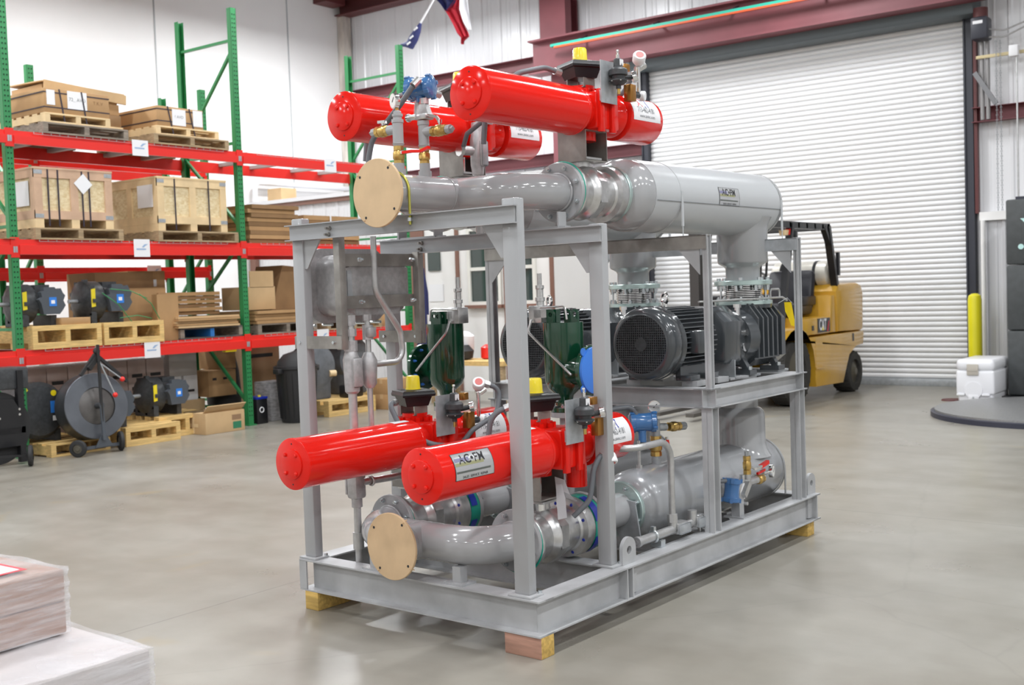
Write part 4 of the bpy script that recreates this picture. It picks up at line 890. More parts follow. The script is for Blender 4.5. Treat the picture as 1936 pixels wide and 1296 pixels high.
def ball_valve(t,p0,p1,r=.022,lever=None,par=None,m=BRASS,lm=RED):
    p0,p1=V(p0),V(p1); d=(p1-p0); L=d.length; mb=MB()
    mb.lathe(p0,d,[(0,r),(L*.22,r),(L*.24,r*.85),(L*.34,r*1.05),(L*.64,r*1.05),(L*.74,r*.85),(L*.76,r),(L,r)],8,a0=.39); mb.lathe(p0,d,[(L*.25,r*.9),(L*.34,r*1.1),(L*.62,r*1.1),(L*.74,r*.9)],20)
    b=t.part('brass_valve',mb,m,par)
    if lever:
        q=[V(x) for x in lever]; m2=MB(); m2.cyl((p0+p1)/2,q[0],.006,8); m2.cyl(q[0]-V((0,0,.006)),q[0]+V((0,0,.008)),.01,8); t.part('lever_stem',m2,CHROME,b)
        m2=MB(); 
        for a,c in zip(q,q[1:]): m2.bar(a,c,.016,.012)
        t.part('lever',m2,lm,b)
    return b
t=S('gauge_stack','brass and grey pipe stack with pressure gauge on the upper header','gauge assembly',(-.735,.05,2.02))
x,y=-.735,.05
mb=MB(); mb.tube([(x,y,2.02),(x,y,2.075)],.024,16); mb.cyl((x,y,2.02),(x,y,2.05),.03,16); t.part('weld_nipple',mb,GREY)
ball_valve(t,(x,y,2.07),(x,y,2.15),.024,[(x+.03,y-.01,2.118),(x+.09,y-.01,2.118),(x+.145,y-.01,2.113),(x+.19,y-.01,2.125)])
mb=MB(); mb.lathe((x,y,2.15),(0,0,1),[(0,.022),(.012,.027),(.014,.024),(.10,.024),(.102,.027),(.115,.027),(.118,.02),(.128,.02),(.130,.024),(.14,.024),(.142,.018),(.15,.018),(.155,.012)],18); mb.cyl((x,y,2.225),(x-.06,y,2.225),.022,16); t.part('tee',mb,GREY)
b=ball_valve(t,(x-.055,y,2.225),(x-.13,y,2.225),.024,[(x-.09,y,2.262),(x-.075,y,2.266),(x-.11,y-.01,2.266)],lm=CHROME)
mb=MB(); mb.cyl((x-.13,y,2.225),(x-.155,y,2.225),.02,8); mb.cyl((x-.155,y,2.225),(x-.168,y,2.225),.013,4); t.part('plug',mb,GREY)
mb=MB(); mb.cyl((x,y,2.30),(x,y,2.315),.008,8); t.part('gauge_stem',mb,BRASS)
gauge(t,None,(x-.01,y-.01,2.347),(-.35,-.93,-.05),.034)
t=S('transmitter_stack','blue transmitter on a grey and brass pipe stack, upper header','transmitter',(-.735,.21,2.02))
x,y=-.735,.215
mb=MB(); mb.tube([(x,y,2.02),(x,y,2.085)],.024,16); mb.cyl((x,y,2.02),(x,y,2.05),.03,16); t.part('weld_nipple',mb,GREY)
ball_valve(t,(x,y,2.08),(x,y,2.155),.024)
mb=MB(); mb.lathe((x,y,2.155),(0,0,1),[(0,.022),(.012,.027),(.014,.024),(.10,.024),(.102,.027),(.12,.027),(.122,.02)],18); mb.cyl((x,y,2.225),(x+.06,y,2.225),.022,16); t.part('tee',mb,GREY)
ball_valve(t,(x+.055,y,2.222),(x+.14,y,2.222),.024,[(x+.10,y,2.262),(x+.085,y-.005,2.285),(x+.05,y-.01,2.293)],lm=STEEL)
mb=MB(); mb.cyl((x+.14,y,2.222),(x+.165,y,2.222),.02,8); mb.cyl((x+.165,y,2.222),(x+.178,y,2.222),.013,4); t.part('plug',mb,GREY)
mb=MB(); mb.box(x-.03,y-.025,2.28,x+.04,y+.03,2.305,.004); mb.prism([(-.03,0),(.035,0),(.012,.06),(-.012,.06)],(x+.01,y-.015,2.3),(1,0,0),(0,0,1),(0,.03,0)); mb.cyl((x-.07,y-.02,2.295),(x-.02,y-.02,2.295),.013,10); mb.cyl((x-.04,y,2.3),(x-.03,y,2.37),.014,10); mb.cyl((x+.01,y,2.35),(x+.01,y,2.375),.022,10); t.part('block_manifold',mb,STAIN)
mb=MB(); mb.cyl((x-.075,y-.02,2.295),(x-.065,y-.02,2.295),.019,12); t.part('vent_knob',mb,CHROME)
transmitter(t,(x-.01,y,2.425),(.93,.25,0),.052,.13)
mb=MB(); mb.cyl((x-.01,y,2.36),(x-.01,y,2.4),.022,14); t.part('neck',mb,BLUE)
mb=MB(); mb.cyl((x+.03,y-.05,2.45),(x+.02,y-.08,2.42),.018,10); t.part('connector',mb,COND)
mb=MB(); mb.tube([(x+.02,y-.08,2.42),(x-.04,y-.1,2.345),(-.86,.12,2.285),(-.95,.1,2.205),(-.965,.09,2.12),(-.97,.08,1.85),(-.97,.04,1.8)],.0125,12,R=.1); t.part('flexible_conduit',mb,FLEX)
# lower near transmitter group on the silencer
t=S('transmitter_stack','blue transmitter with gauge and brass valves on the lower near silencer','transmitter',(-.35,1.36,.56))
x=-.349
transmitter(t,(x,1.37,.8),(.72,.6,.0),.055,.14)
mb=MB(); mb.cyl((x,1.36,.70),(x,1.36,.76),.022,14); t.part('neck',mb,BLUE)
mb=MB(); mb.cyl((x-.0,1.325,.56),(x,1.325,.71),.008,8); mb.cyl((x,1.325,.56),(x,1.325,.585),.016,8); t.part('impulse_tube',mb,COND)
mb=MB(); mb.tube([(x-.02,1.34,.84),(x-.03,1.31,.885),(x-.08,1.24,.88),(x-.2,1.05,.84)],.0125,12,R=.05); t.part('flexible_conduit',mb,FLEX)
mb=MB(); mb.cyl((x,1.49,.55),(x,1.49,.61),.024,14); mb.cyl((x,1.49,.715),(x,1.49,.80),.024,14); mb.cyl((x,1.49,.76),(x+.02,1.56,.755),.02,12); mb.cyl((x,1.49,.8),(x,1.49,.83),.012,8); t.part('tee',mb,GALVT)
ball_valve(t,(x,1.49,.61),(x,1.49,.715),.03,[(x+.05,1.52,.70),(x+.055,1.525,.65),(x+.055,1.525,.6)])
mb=MB(); mb.bar((x-.06,1.43,.66),(x-.02,1.46,.66),.02,.02); t.part('lever',mb,RED)
ball_valve(t,(x+.03,1.57,.755),(x+.05,1.65,.75),.024); mb=MB(); mb.cyl((x+.05,1.65,.75),(x+.057,1.69,.748),.022,10); t.part('plug',mb,GALVT)
gauge(t,None,(x,1.485,.868),(.45,-.85,.0),.034)
# side transmitter group by the right rail
t=S('transmitter_stack','blue transmitter with vertical brass valve and gauge beside the right rail','transmitter',(-.10,1.9,.33))
x=-.095
transmitter(t,(x,1.83,.395),(.05,.1,1),.047,.13)
mb=MB(); mb.box(x-.02,1.88,.35,x+.02,1.97,.42,.006); mb.cyl((x,1.95,.33),(x,1.95,.46),.014,10); mb.cyl((x,1.93,.31),(x+.04,1.93,.31),.01,8); mb.obox((x+.01,1.93,.385),(.03,.01,.0),(0,.03,.03),(0,-.012,.012)); t.part('block_manifold',mb,STAIN)
mb=MB(); mb.tube([(x,1.96,.41),(x,2.20,.405)],.021,14); mb.cyl((x,2.01,.41),(x,2.01,.455),.022,14); mb.cyl((x-.1,2.22,.40),(x,2.22,.40),.02); t.part('tee',mb,COND)
ball_valve(t,(x,2.01,.455),(x,2.01,.555),.021,[(x+.03,2.05,.48),(x+.03,2.12,.485)],lm=CHROME); mb=MB(); mb.cyl((x,2.01,.555),(x,2.01,.58),.012,6); t.part('plug',mb,GALVT)
mb=MB(); mb.bar((x+.02,2.13,.48),(x+.02,2.22,.495),.02,.02); mb.bar((x+.0,2.13,.44),(x+.0,2.22,.45),.012,.012); t.part('lever',mb,RED)
ball_valve(t,(x,2.12,.405),(x,2.19,.405),.024)
gauge(t,None,(x+.01,2.30,.43),(.8,.2,0),.036); mb=MB(); mb.cyl((x,2.2,.43),(x,2.29,.43),.01); t.part('gauge_stem',mb,CHROME)
mb=MB(); mb.tube([(x-.01,1.8,.45),(x-.06,1.74,.45),(x-.1,1.72,.36)],.012,10,R=.04); t.part('flexible_conduit',mb,FLEX)
# conduit along the right rail
t=S('conduit_run','aluminium conduit run with two cast fittings along the near side rail','conduit',(-.1,1.2,.25))
mb=MB(); mb.tube([(-.1,.9,.297),(-.1,1.23,.297)],.022,16); mb.tube([(-.1,1.33,.297),(-.1,1.40,.297)],.02,14); t.part('pipe',mb,COND)
mb=MB(); mb.cyl((-.1,.888,.297),(-.1,.91,.297),.026,16); mb.cyl((-.1,.887,.297),(-.1,.884,.297),.012,8); t.part('end_bushing',mb,CFIT)
for y in (1.275,1.465):
    mb=MB(); mb.tube([(-.1,y-.07,.297),(-.1,y+.07,.297)],[.025,.025],14); mb.box(-.125,y-.05,.27,-.068,y+.05,.33,.012); mb.cyl((-.1,y-.05,.31),(-.1,y-.05,.36),.024); f=t.part('conduit_body',mb,COND)
    mb=MB(); mb.box(-.068,y-.055,.272,-.058,y+.055,.322,.01); t.part('cover',mb,GALVT,f)
mb=MB(); mb.tube([(-.1,1.22,.33),(-.1,1.22,.74),(-.1,.9,.74),(-.22,.85,.74)],.017,14,R=.1); mb.cyl((-.1,1.22,.335),(-.1,1.22,.375),.026,8); t.part('riser',mb,COND)
mb=MB(); mb.torus((-.1,1.04,.297),(0,1,0),.026,.006); mb.box(-.11,1.03,.315,-.09,1.05,.345); mb.box(-.13,1.06,.24,-.07,1.10,.275); t.part('pipe_clamp',mb,ZINC)
mb=MB(); mb.cyl((-.1,1.49,.27),(-.1,1.49,.24),.012); mb.cyl((-.07,1.53,.25),(-.07,1.53,.29),.018,6); t.part('drain_plug',mb,COND)
# ---------------------------------------------------------------- timber blocks under the skid
for (x,y,lab,m) in ((-.115,.05,'pink and yellow timber block under the nearest corner of the skid',(BLOCKW,BLOCKP)),(-1.30,.05,'timber block under the front left corner of the skid',(BLOCKW,)),(-.14,2.66,'timber block under the far right corner of the skid',(BLOCKW,)),(-1.30,2.66,'timber block under the far left corner of the skid',(BLOCKW,))):
    mb=MB()
    if x<-1 and y<1: mb.box(-1.425,.0,0,-1.335,.28,.089,.003)
    else: mb.box(x-.075,y-.045,0,x+.115,y+.045,.089,.003)
    if len(m)>1:
        for f in mb.bm.faces:
            if f.calc_center_median().y<y-.04: f.material_index=1
    solo('timber_block',lab,'block',(x,y,0),mb,list(m),'S','timber blocks under the skid')
# ================================================================ PALLET RACKS
RX=-10.66
def upright(x0,depth,y,h,label,rear_h=None,braces=True,base=0):
    """rack frame: front post at x0, rear post at x0-depth"""
    t=Thing('rack_upright',label,'rack frame',(x0-depth/2,y,0),'B','green rack uprights'); xb=x0-depth
    for xx,hh,s in ((x0,h,1),(xb,rear_h or h,-1)):
        mb=MB(); mb.box(xx-.002*s,y-.04,0.01,xx-.005*s-.002,y+.04,hh); mb.box(xx-.07*s,y-.04,.01,xx,y-.037,hh); mb.box(xx-.07*s,y+.037,.01,xx,y+.04,hh)
        mb.box(xx-.09*s,y-.06,0,xx+.03*s,y+.06,.012); p=t.part('post',mb,RGREEN)
        m2=MB(); z=.12
        while z<hh-.03:
            for dy in (-.016,.016): m2.cyl((xx-.001*s,y+dy,z),(xx+.0012*s,y+dy,z),.0085,6)
            z+=.0508
        t.part('slot_holes',m2,HOLE,p)
    if braces:
        zs=[.2,1.28,2.3,3.35,4.55]; zs=[z for z in zs if z<h-.1]
        for z in zs:
            mb=MB(); mb.bar((x0-.03,y,z),(xb+.03,y,z),.035,.03); t.part('brace',mb,RGREEN)
        for k,(a,b) in enumerate(zip(zs,zs[1:])):
            za,zb=(a+.05,b-.1) if k in (0,2) else (b-.1,a+.05)
            mb=MB(); mb.bar((x0-.03,y,za),(xb+.03,y,zb),.035,.03); t.part('brace',mb,RGREEN)
    return t
upright(RX,1.06,3.14,4.92,'green rack frame at the left end, outside the picture edge')
upright(RX,1.06,5.97,4.92,'tall green rack frame at the left edge of the view, behind the black carts')
upright(RX,1.06,8.81,4.92,'tall green rack frame in the middle, between crates and cardboard stacks')
upright(RX,1.06,11.69,4.92,'far green rack frame near the hanging flags')
def beam(x,y0,y1,z0,label,h=.14,lab=None,s=1,g='red rack beams'):
    t=Thing('rack_beam',label,'rack beam',(x,(y0+y1)/2,z0),'B',g)
    mb=MB(); mb.prism([(0,0),(.045,0),(.045,h*.62),(.02,h*.64),(.02,h),(0,h)],(x-.02*s,y0+.04,z0),(s,0,0),(0,0,1),(0,y1-y0-.08,0)); t.part('beam',mb,RRED)
    for y in (y0,y1):
        d=1 if y==y0 else -1
        mb=MB(); mb.box(x+.004*s,y-.036*(d<0)-.0,z0-.03,x+.010*s,y+.036*(d>0)+.0+.05*d*0,z0+h+.02); mb.box(x-.0,y+.036*d,z0-.03,x+.01*s,y+.045*d,z0+h+.02); c=t.part('end_connector',mb,RRED)
        m2=MB(); m2.box(x+.0105*s,y+.012*d-.01,z0+.02,x+.013*s,y+.012*d+.01,z0+.08); t.part('safety_pin',m2,GALVT,c)
    if lab:
        m2=MB(); m2.box(x+.026*s,lab-.1,z0-.02,x+.028*s,lab+.1,z0+h+.02); p=t.part('placard',m2,WHITE)
        m2=MB(); m2.box(x+.0285*s,lab-.07,z0+.055,x+.029*s,lab+.05,z0+.07); m2.prism([(.0,.085),(.03,.115),(.08,.12),(.045,.1),(.02,.08)],(x+.0285*s,lab,z0),(0,1,0),(0,0,1),(.0005*s,0,0)); t.part('print',m2,mat('pale_blue_print',(.3,.42,.62),.5),p)
    return t
lv={'upper':(3.11,.13),'middle':(2.02,.15),'lowest':(.92,.15)}
for b_,(y0,y1) in (('left-edge',(3.14,5.97)),('middle',(5.97,8.81)),('far',(8.81,11.69))):
    for n,(z,h) in lv.items():
        bn={'left-edge':'bay cut by the left picture edge','middle':'bay holding the crates','far':'bay behind the skid'}[b_]
        lab=None
        if b_=='middle': lab={'upper':7.44,'middle':7.40,'lowest':7.47}[n]
        if b_=='far': lab={'upper':10.25,'lowest':10.0}.get(n)
        beam(RX+.0,y0,y1,z,'red front beam, %s shelf, %s'%(n,bn),h,lab)
        beam(RX-1.06,y0,y1,z,'red rear beam, %s shelf, %s'%(n,bn),h,None,-1)
        if b_!='left-edge':
            k=0
            for y in ((y0+.55,y0+1.05,y0+1.75,y0+2.25)):
                mb=MB(); mb.box(RX-1.04,y-.035,z+h-.045,RX-.02,y+.035,z+h-.042); mb.box(RX-1.04,y-.035,z+h-.042,RX-.02,y-.032,z+h-.002); mb.box(RX-1.04,y+.032,z+h-.042,RX-.02,y+.035,z+h-.002); k+=1
                solo('pallet_support','grey cross bar under the goods, %s shelf, %s, %s from the left'%(n,bn,('first','second','third','fourth')[k-1]),'support bar',(RX-.5,y,z+h-.045),mb,DECKM,group='pallet support bars')
            mb=MB()
            for i in range(26): mb.box(RX+.022,y0+.25+i*(y1-y0-.5)/25-.0035,z+h-.02,RX+.025,y0+.25+i*(y1-y0-.5)/25+.0035,z+h+.003)
            mb.box(RX+.022,y0+.25,z+h-.022,RX+.025,y1-.25,z+h-.018); mb.box(RX-1.05,y0+.1,z+h,RX+.02,y0+.105,z+h+.004)
            solo('wire_deck_edge','wire deck lip hooked over the %s front beam, %s'%(n,bn),'wire deck',(RX,(y0+y1)/2,z+h-.03),mb,DECKM,group='wire deck lips')
RB=-12.08
upright(RB,.9,7.06,4.23,'shorter green rack frame in the back row, left, behind the boxed stack'); upright(RB,.9,9.43,4.23,'shorter green rack frame in the back row, right, behind the pine crate')
for z,n in ((1.80,'middle'),(3.1,'upper')):
    beam(RB,7.06,9.43,z,'red beam of the back rack row, %s shelf, front side'%n,.14,8.55 if n=='middle' else None); beam(RB-.9,7.06,9.43,z,'red beam of the back rack row, %s shelf, wall side'%n,.14,None,-1)
    beam(RB,4.69,7.06,z,'red beam of the back rack row, %s shelf, left bay'%n,.14)

# ---------------------------------------------------------------- goods
def pallet(x1,y0,z,ly,label,lx=1.0,m=WOODY,h=.125,n=3,rot=0,stringer=None):
    """stringer pallet, stringer ends towards +x; x1 = front edge"""
    t=Thing('wooden_pallet',label,'pallet',(x1,y0,z),'B','wooden pallets',rot)
    B=t.base; x1,y0=B.x,B.y
    mb=MB(); k=7; wd=.095; td,tb=(.018,.018) if h<.18 else (.05,.065)
    for i in range(k): 
        x=x1-i*(lx-wd)/(k-1); mb.box(x-wd,y0,z+h-td,x,y0+ly,z+h,.002,1)
    t.part('deck',mb,m)
    for i in range(n):
        y=y0+i*(ly-.055)/(n-1); m2=MB(); m2.box(x1-lx,y,z+tb,x1,y+.055,z+h-td); t.part('stringer',m2,stringer[i] if stringer else m)
    m2=MB()
    for i in range(4): x=x1-i*(lx-wd)/3; m2.box(x-wd,y0,z,x,y0+ly,z+tb,.002,1)
    t.part('bottom_boards',m2,m)
    return t
def crate(x1,y0,z,lx,ly,h,label,batten,panel,mid=1,name='wooden_crate',straps=(),paper=(),feet=True):
    t=Thing(name,label,'crate',(x1,y0,z),'B','timber crates'); f=.09 if feet else 0
    mb=MB(); mb.box(x1-lx+.018,y0+.018,z+f,x1-.018,y0+ly-.018,z+h-.02); t.part('panel',mb,panel)
    mb=MB(); b=.085
    for (ya,yb) in [(y0,y0+b),(y0+ly-b,y0+ly)]+[(y0+ly*(i+1)/(mid+1)-b/2,y0+ly*(i+1)/(mid+1)+b/2) for i in range(mid)]: mb.box(x1-.018,ya,z+f,x1,yb,z+h-.02)
    mb.box(x1-.019,y0,z+f,x1+.001,y0+ly,z+f+b); mb.box(x1-.019,y0,z+h-.02-b,x1+.001,y0+ly,z+h-.02)
    for (xa,xb) in ((x1-b,x1),(x1-lx,x1-lx+b),(x1-lx/2-b/2,x1-lx/2+b/2)): mb.box(min(xa,x1-.03),y0-.0007,z+f,min(xb,x1-.0187),y0+.018,z+h-.021); mb.box(xa,y0+ly-.018,z+f,min(xb,x1-.0187),y0+ly+.0007,z+h-.021)
    mb.box(x1-lx,y0-.0015,z+f+.0005,x1-.0193,y0+.019,z+f+b); mb.box(x1-lx,y0-.0015,z+h-.02-b,x1-.0193,y0+.019,z+h-.0205)
    t.part('batten',mb,batten)
    mb=MB(); mb.box(x1-lx-.005,y0-.005,z+h-.02,x1+.005,y0+ly+.005,z+h); t.part('lid',mb,batten)
    if feet:
        for i in range(3):
            y=y0+i*(ly-.09)/2; m2=MB(); m2.box(x1-lx,y,z,x1,y+.09,z+f); t.part('skid_runner',m2,LUMB)
    for y in straps:
        m2=MB(); m2.box(x1+.001,y0+y,z+.02,x1+.0035,y0+y+.018,z+h+.002); m2.box(x1-lx,y0+y,z+h,x1+.0035,y0+y+.018,z+h+.003); t.part('strap',m2,STRAP)
    for (cy,cz,w_,hh,rt,side) in paper:
        m2=MB(); c,s_=math.cos(rt),math.sin(rt)
        if side=='f': m2.obox((x1+.006,y0+cy,z+cz),(0,c*w_/2,s_*w_/2),(0,-s_*hh/2,c*hh/2),(.001,0,0))
        else: m2.obox((x1-cy,y0-.004,z+cz),(w_/2,0,0),(0,0,hh/2),(0,.001,0))
        t.part('paper_label',m2,WHITE)
    for y in (y0,y0+ly-.09):
        for zz in (z+f+.01,z+h-.07):
            m2=MB(); m2.box(x1+.001,y,zz,x1+.003,y+.09,zz+.04); t.part('corner_bracket',m2,GALVT)
    return t
def carton(x1,y0,z,lx,ly,h,label,m=CARD,cat='box',group='cardboard boxes',name='cardboard_box',tape=True,prints=(),rot=0):
    t=Thing(name,label,cat,(x1,y0,z),'B',group,rot)
    mb=MB(); mb.box(x1-lx,y0,z,x1,y0+ly,z+h,.004); t.part('carton',mb,m)
    if tape:
        m2=MB(); m2.box(x1-lx/2-.025,y0-.0012,z+h-.06,x1-lx/2+.025,y0+ly+.0012,z+h+.0012); t.part('tape',m2,CARDP)
    for (ya,za,yb,zb,mm) in prints:
        m2=MB(); m2.box(x1,y0+ya,z+za,x1+.0015,y0+yb,z+zb); t.part('print',m2,mm)
    return t
def flat_stack(x1,y0,z,lx,ly,n,dz,label,m=CARDD,group='flattened cartons',bend=0):
    nth=('bottom','second','third','fourth','fifth','sixth','seventh','eighth','ninth','tenth')
    for i in range(n):
        mb=MB(); ox,oy=random.uniform(-.03,.03),random.uniform(-.03,.03); zz=z+i*dz
        rows=6; g=[]
        mb.box(x1-lx+ox,y0+oy,zz+.001,x1+ox,y0+ly+oy,zz+dz-.003)
        if bend: bmesh.ops.subdivide_edges(mb.bm,edges=[e for e in mb.bm.edges if abs(e.verts[0].co.y-e.verts[1].co.y)>.2],cuts=6); 
        if bend:
            for v in mb.bm.verts: v.co.z+=bend*math.sin(PI*(v.co.y-y0)/ly)*(i+1)/n
        solo('flattened_carton','flattened carton bundle, %s of %s'%('top' if i==n-1 else nth[i]+(' from bottom' if i else ''),label),'cardboard',(x1,y0,zz),mb,m if i%2==0 else CARD,group=group)
PX=RX+.03
# upper shelf, z=3.24
pallet(PX,6.32,3.24,.98,'weathered grey pallet on the upper shelf under the long wrapped boxes',1.1,WOODG,.115)
pallet(PX-.02,6.36,3.355,.74,'pale pallet base of the longer boxed load, upper shelf left',1.0,LUMB,.1)
t=carton(PX-.03,6.36,3.455,1.0,.74,.245,'long cardboard case with black straps and white labels, upper shelf left',CARD,tape=False,group='strapped cases')
for z in (.05,.2):
    m2=MB(); m2.box(PX-1.03,6.355,3.455+z,PX-.028,7.103,3.455+z+.012); t.part('strap',m2,STRAP)
for y in (6.58,6.83):
    m2=MB(); m2.bar((PX-.026,y,3.36),(PX-.026,y-.05,3.70),.016,.003); t.part('strap',m2,STRAP)
for (ya,za,yb,zb) in ((.03,.08,.12,.23),(.26,.06,.48,.24)):
    m2=MB(); m2.box(PX-.029,6.36+ya,3.455+za,PX-.027,6.36+yb,3.455+zb); t.part('paper_label',m2,WHITE)
m2=MB(); m2.text('72_ AVD',.05,lambda x,y:V((PX-.0262,6.73+x,3.61+y))); t.part('lettering',m2,GINK)
m2=MB(); m2.text('T.K.V',.05,lambda x,y:V((PX-.029,6.97+x,3.6+y))); t.part('lettering',m2,mat('brown_ink',(.25,.13,.05),.6))
pallet(PX,7.62,3.24,1.02,'brown pallet on the upper shelf under the shorter boxed load',1.1,WOODO,.115)
pallet(PX-.06,7.70,3.355,.85,'pale pallet base of the shorter boxed load, upper shelf right',1.0,LUMB,.1)
t=carton(PX-.07,7.72,3.455,.95,.62,.22,'cardboard case with crossed straps and white labels, upper shelf right',CARD,tape=False,group='strapped cases')
for z in (.05,.18):
    m2=MB(); m2.box(PX-1.02,7.715,3.455+z,PX-.068,8.343,3.455+z+.012); t.part('strap',m2,STRAP)
for y in (7.93,8.22):
    m2=MB(); m2.bar((PX-.066,y,3.36),(PX-.066,y-.07,3.68),.016,.003); t.part('strap',m2,STRAP)
for (ya,za,yb,zb) in ((.2,.02,.38,.2),(.48,.03,.61,.21)):
    m2=MB(); m2.box(PX-.069,7.72+ya,3.455+za,PX-.067,7.72+yb,3.455+zb); t.part('paper_label',m2,WHITE)
m2=MB(); m2.text('? AVD',.045,lambda x,y:V((PX-.0662,8.01+x,3.57+y))); t.part('lettering',m2,GINK)
# tall cardboard load behind the long case
for i,(z,h) in enumerate(((3.455,.13),(3.585,.12),(3.705,.13))):
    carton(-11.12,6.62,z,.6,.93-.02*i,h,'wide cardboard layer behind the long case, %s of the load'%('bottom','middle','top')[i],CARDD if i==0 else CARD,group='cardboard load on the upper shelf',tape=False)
pallet(-11.1,6.6,3.355,.96,'pale pallet under the tall cardboard load, upper shelf rear',.62,LUMB,.1)
mb=MB(); mb.obox((-11.42,7.09,3.85),(.34,0,-.012),(0,.49,-.02),(0,0,.006)); mb.obox((-11.085,7.11,3.79),(.006,0,.002),(0,.49,-.03),(.004,0,.05))
solo('cardboard_sheet','pale cardboard sheet drooping over the tall load, upper shelf left','cardboard',(-11.4,7.1,3.88),mb,CARDP)
# middle shelf, z=2.17
pallet(PX,6.18,2.17,1.0,'pallet on the middle shelf under the crate with pink battens',1.1,WOODO,.12)
crate(PX-.02,6.2,2.29,1.05,.88,.61,'crate of pale board with pink battens, four black straps and a white tag',LUMP,OSB,1,straps=(.14,.25,.52,.6),paper=((.54,.46,.15,.15,.75,'f'),(.25,.35,.3,.25,0,'s')))
pallet(PX,7.62,2.17,1.1,'brown pallet on the middle shelf under the pale pine crate',1.1,WOODO,.12)
crate(PX-.02,7.64,2.28,1.05,.94,.61,'crate of pale board with yellow pine battens and two black straps',LUMB,OSB,1,straps=(.22,.68),paper=((.22,.4,.28,.25,0,'s'),))
carton(PX,9.05-3.2,2.17,1.0,.12,.01,'thin cardboard slip on the middle shelf by the left frame',CARDD,tape=False)
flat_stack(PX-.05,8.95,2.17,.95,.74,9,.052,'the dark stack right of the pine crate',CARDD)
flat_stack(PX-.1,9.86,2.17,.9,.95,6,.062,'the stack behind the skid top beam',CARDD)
mb=MB(); mb.box(PX-.105,10.3,2.17,PX-.0985,10.32,2.54); solo('white_band','white strapping band round the cardboard stack behind the skid','strap',(PX-.1,10.3,2.17),mb,WHITE)
# lowest shelf, z=1.07
def shelf_blower(x1,y0,z,label,s=1.,extra=True,flip=False,group='dark boxed blowers'):
    """bare-shaft rotary blower: drive end left, dark casing, rectangular gear cover with blue plate"""
    t=Thing('blower_unit',label,'blower',(x1-.2,y0+.3,z),'B',group)
    yc=y0; zc=z+.23*s
    mb=MB(); mb.lathe((x1-.28,yc,zc),(0,1,0),[(0,.03),(.0,.1*s),(.03,.16*s),(.05,.2*s),(.2*s,.2*s),(.22*s,.18*s)],26)
    for k in range(9):
        a=k*2*PI/9; mb.box(x1-.28+.2*s*math.cos(a)-.02,yc+.05,zc+.2*s*math.sin(a)-.02,x1-.28+.2*s*math.cos(a)+.02,yc+.1,zc+.2*s*math.sin(a)+.02)
    t.part('drive_housing',mb,CAST)
    mb=MB(); mb.cyl((x1-.28,yc-.1,zc),(x1-.28,yc,zc),.022*s); t.part('shaft',mb,GALVT)
    P=[(-.16,-.1),(.16,-.1),(.2,-.05),(.2,.08),(.16,.13),(-.16,.13),(-.2,.08),(-.2,-.05)]
    mb=MB(); mb.prism([(a*s,b*s) for a,b in P],(x1-.28,yc+.2*s,zc),(1,0,0),(0,0,1),(0,.2*s,0)); mb.box(x1-.38,yc+.22*s,zc+.12*s,x1-.16,yc+.38*s,zc+.19*s); t.part('casing',mb,CAST)
    P=[(-.1,.0),(-.12,.03),(-.09,.05),(-.1,.09),(-.07,.1),(-.07,.13),(.03,.13),(.05,.11),(.09,.12),(.11,.08),(.13,.06),(.11,.02),(.13,-.02),(.1,-.06),(.07,-.09),(-.08,-.09)]
    mb=MB(); mb.prism([(.2*s+p*s*1.15,q*s*1.25) for p,q in P],(x1-.09,yc+.12*s,zc),(0,1,0),(0,0,1),(.07,0,0)); c=t.part('gear_cover',mb,mat('slate_paint',(.075,.085,.1),.35))
    mb=MB(); mb.box(x1-.02,yc+.29*s,zc-.03*s,x1-.017,yc+.37*s,zc+.06*s); t.part('blue_plate',mb,CBLUE,c); m2=MB(); m2.box(x1-.017,yc+.31*s,zc-.005*s,x1-.016,yc+.35*s,zc+.03*s); t.part('print',m2,WHITE,c)
    if extra:
        mb=MB(); mb.obox((x1-.075,yc+.06*s,zc+.03*s),(.004,0,0),(0,.022*s,.004),(0,0,.09*s)); t.part('yellow_tag',mb,YEL)
    for y in (yc+.05,yc+.35*s):
        m2=MB(); m2.box(x1-.45,y,z,x1-.1,y+.06,zc-.12*s); t.part('foot',m2,CAST)
    return t
pallet(PX,6.09,1.07,.77,'new yellow pallet on the lowest shelf under the left blower',1.1,WOODY,.235)
shelf_blower(PX-.02,6.02,1.30,'dark blower with blue plate and yellow tag, lowest shelf left',1.,True)
carton(PX-.02,6.42,1.305,.5,.33,.07,'flat carton under the left blower on the lowest shelf',CARD,tape=False)
pallet(PX,6.89,1.07,.74,'new yellow pallet on the lowest shelf under the green strapped blower',1.1,WOODY,.235)
b=shelf_blower(PX-.02,6.78,1.30,'dark blower wound with green strapping, lowest shelf right',1.05,True)
for k,(ya,za,yb,zb) in enumerate(((6.9,1.62,7.25,1.30),(7.0,1.66,7.45,1.55),(7.1,1.35,7.5,1.33),(7.35,1.6,7.6,1.32))):
    m2=MB(); m2.tube([(PX-.02,ya,za),(PX+.01,(ya+yb)/2,(za+zb)/2+.03),(PX-.03,yb,zb)],.005,6); b.part('green_strap',m2,RGREEN)
carton(RX-.5,7.15,1.07,.55,.75,.78,'tall dark cardboard box standing behind the strapped blower',CARDD,tape=False)
carton(RX-.06,7.62,1.07,.1,.28,.52,'cardboard panel on edge between blower and flat cartons',CARD,tape=False)
carton(RX-.35,7.35,1.07,.3,.6,.6,'plain cardboard box behind the strapped blower, nearer the aisle',CARD,tape=False)
carton(RX-.7,7.7,1.07,.35,.5,.8,'cardboard box with two white labels at the top, lowest shelf',CARD,tape=False,prints=((.1,.62,.18,.7,WHITE),(.3,.62,.38,.7,WHITE)))
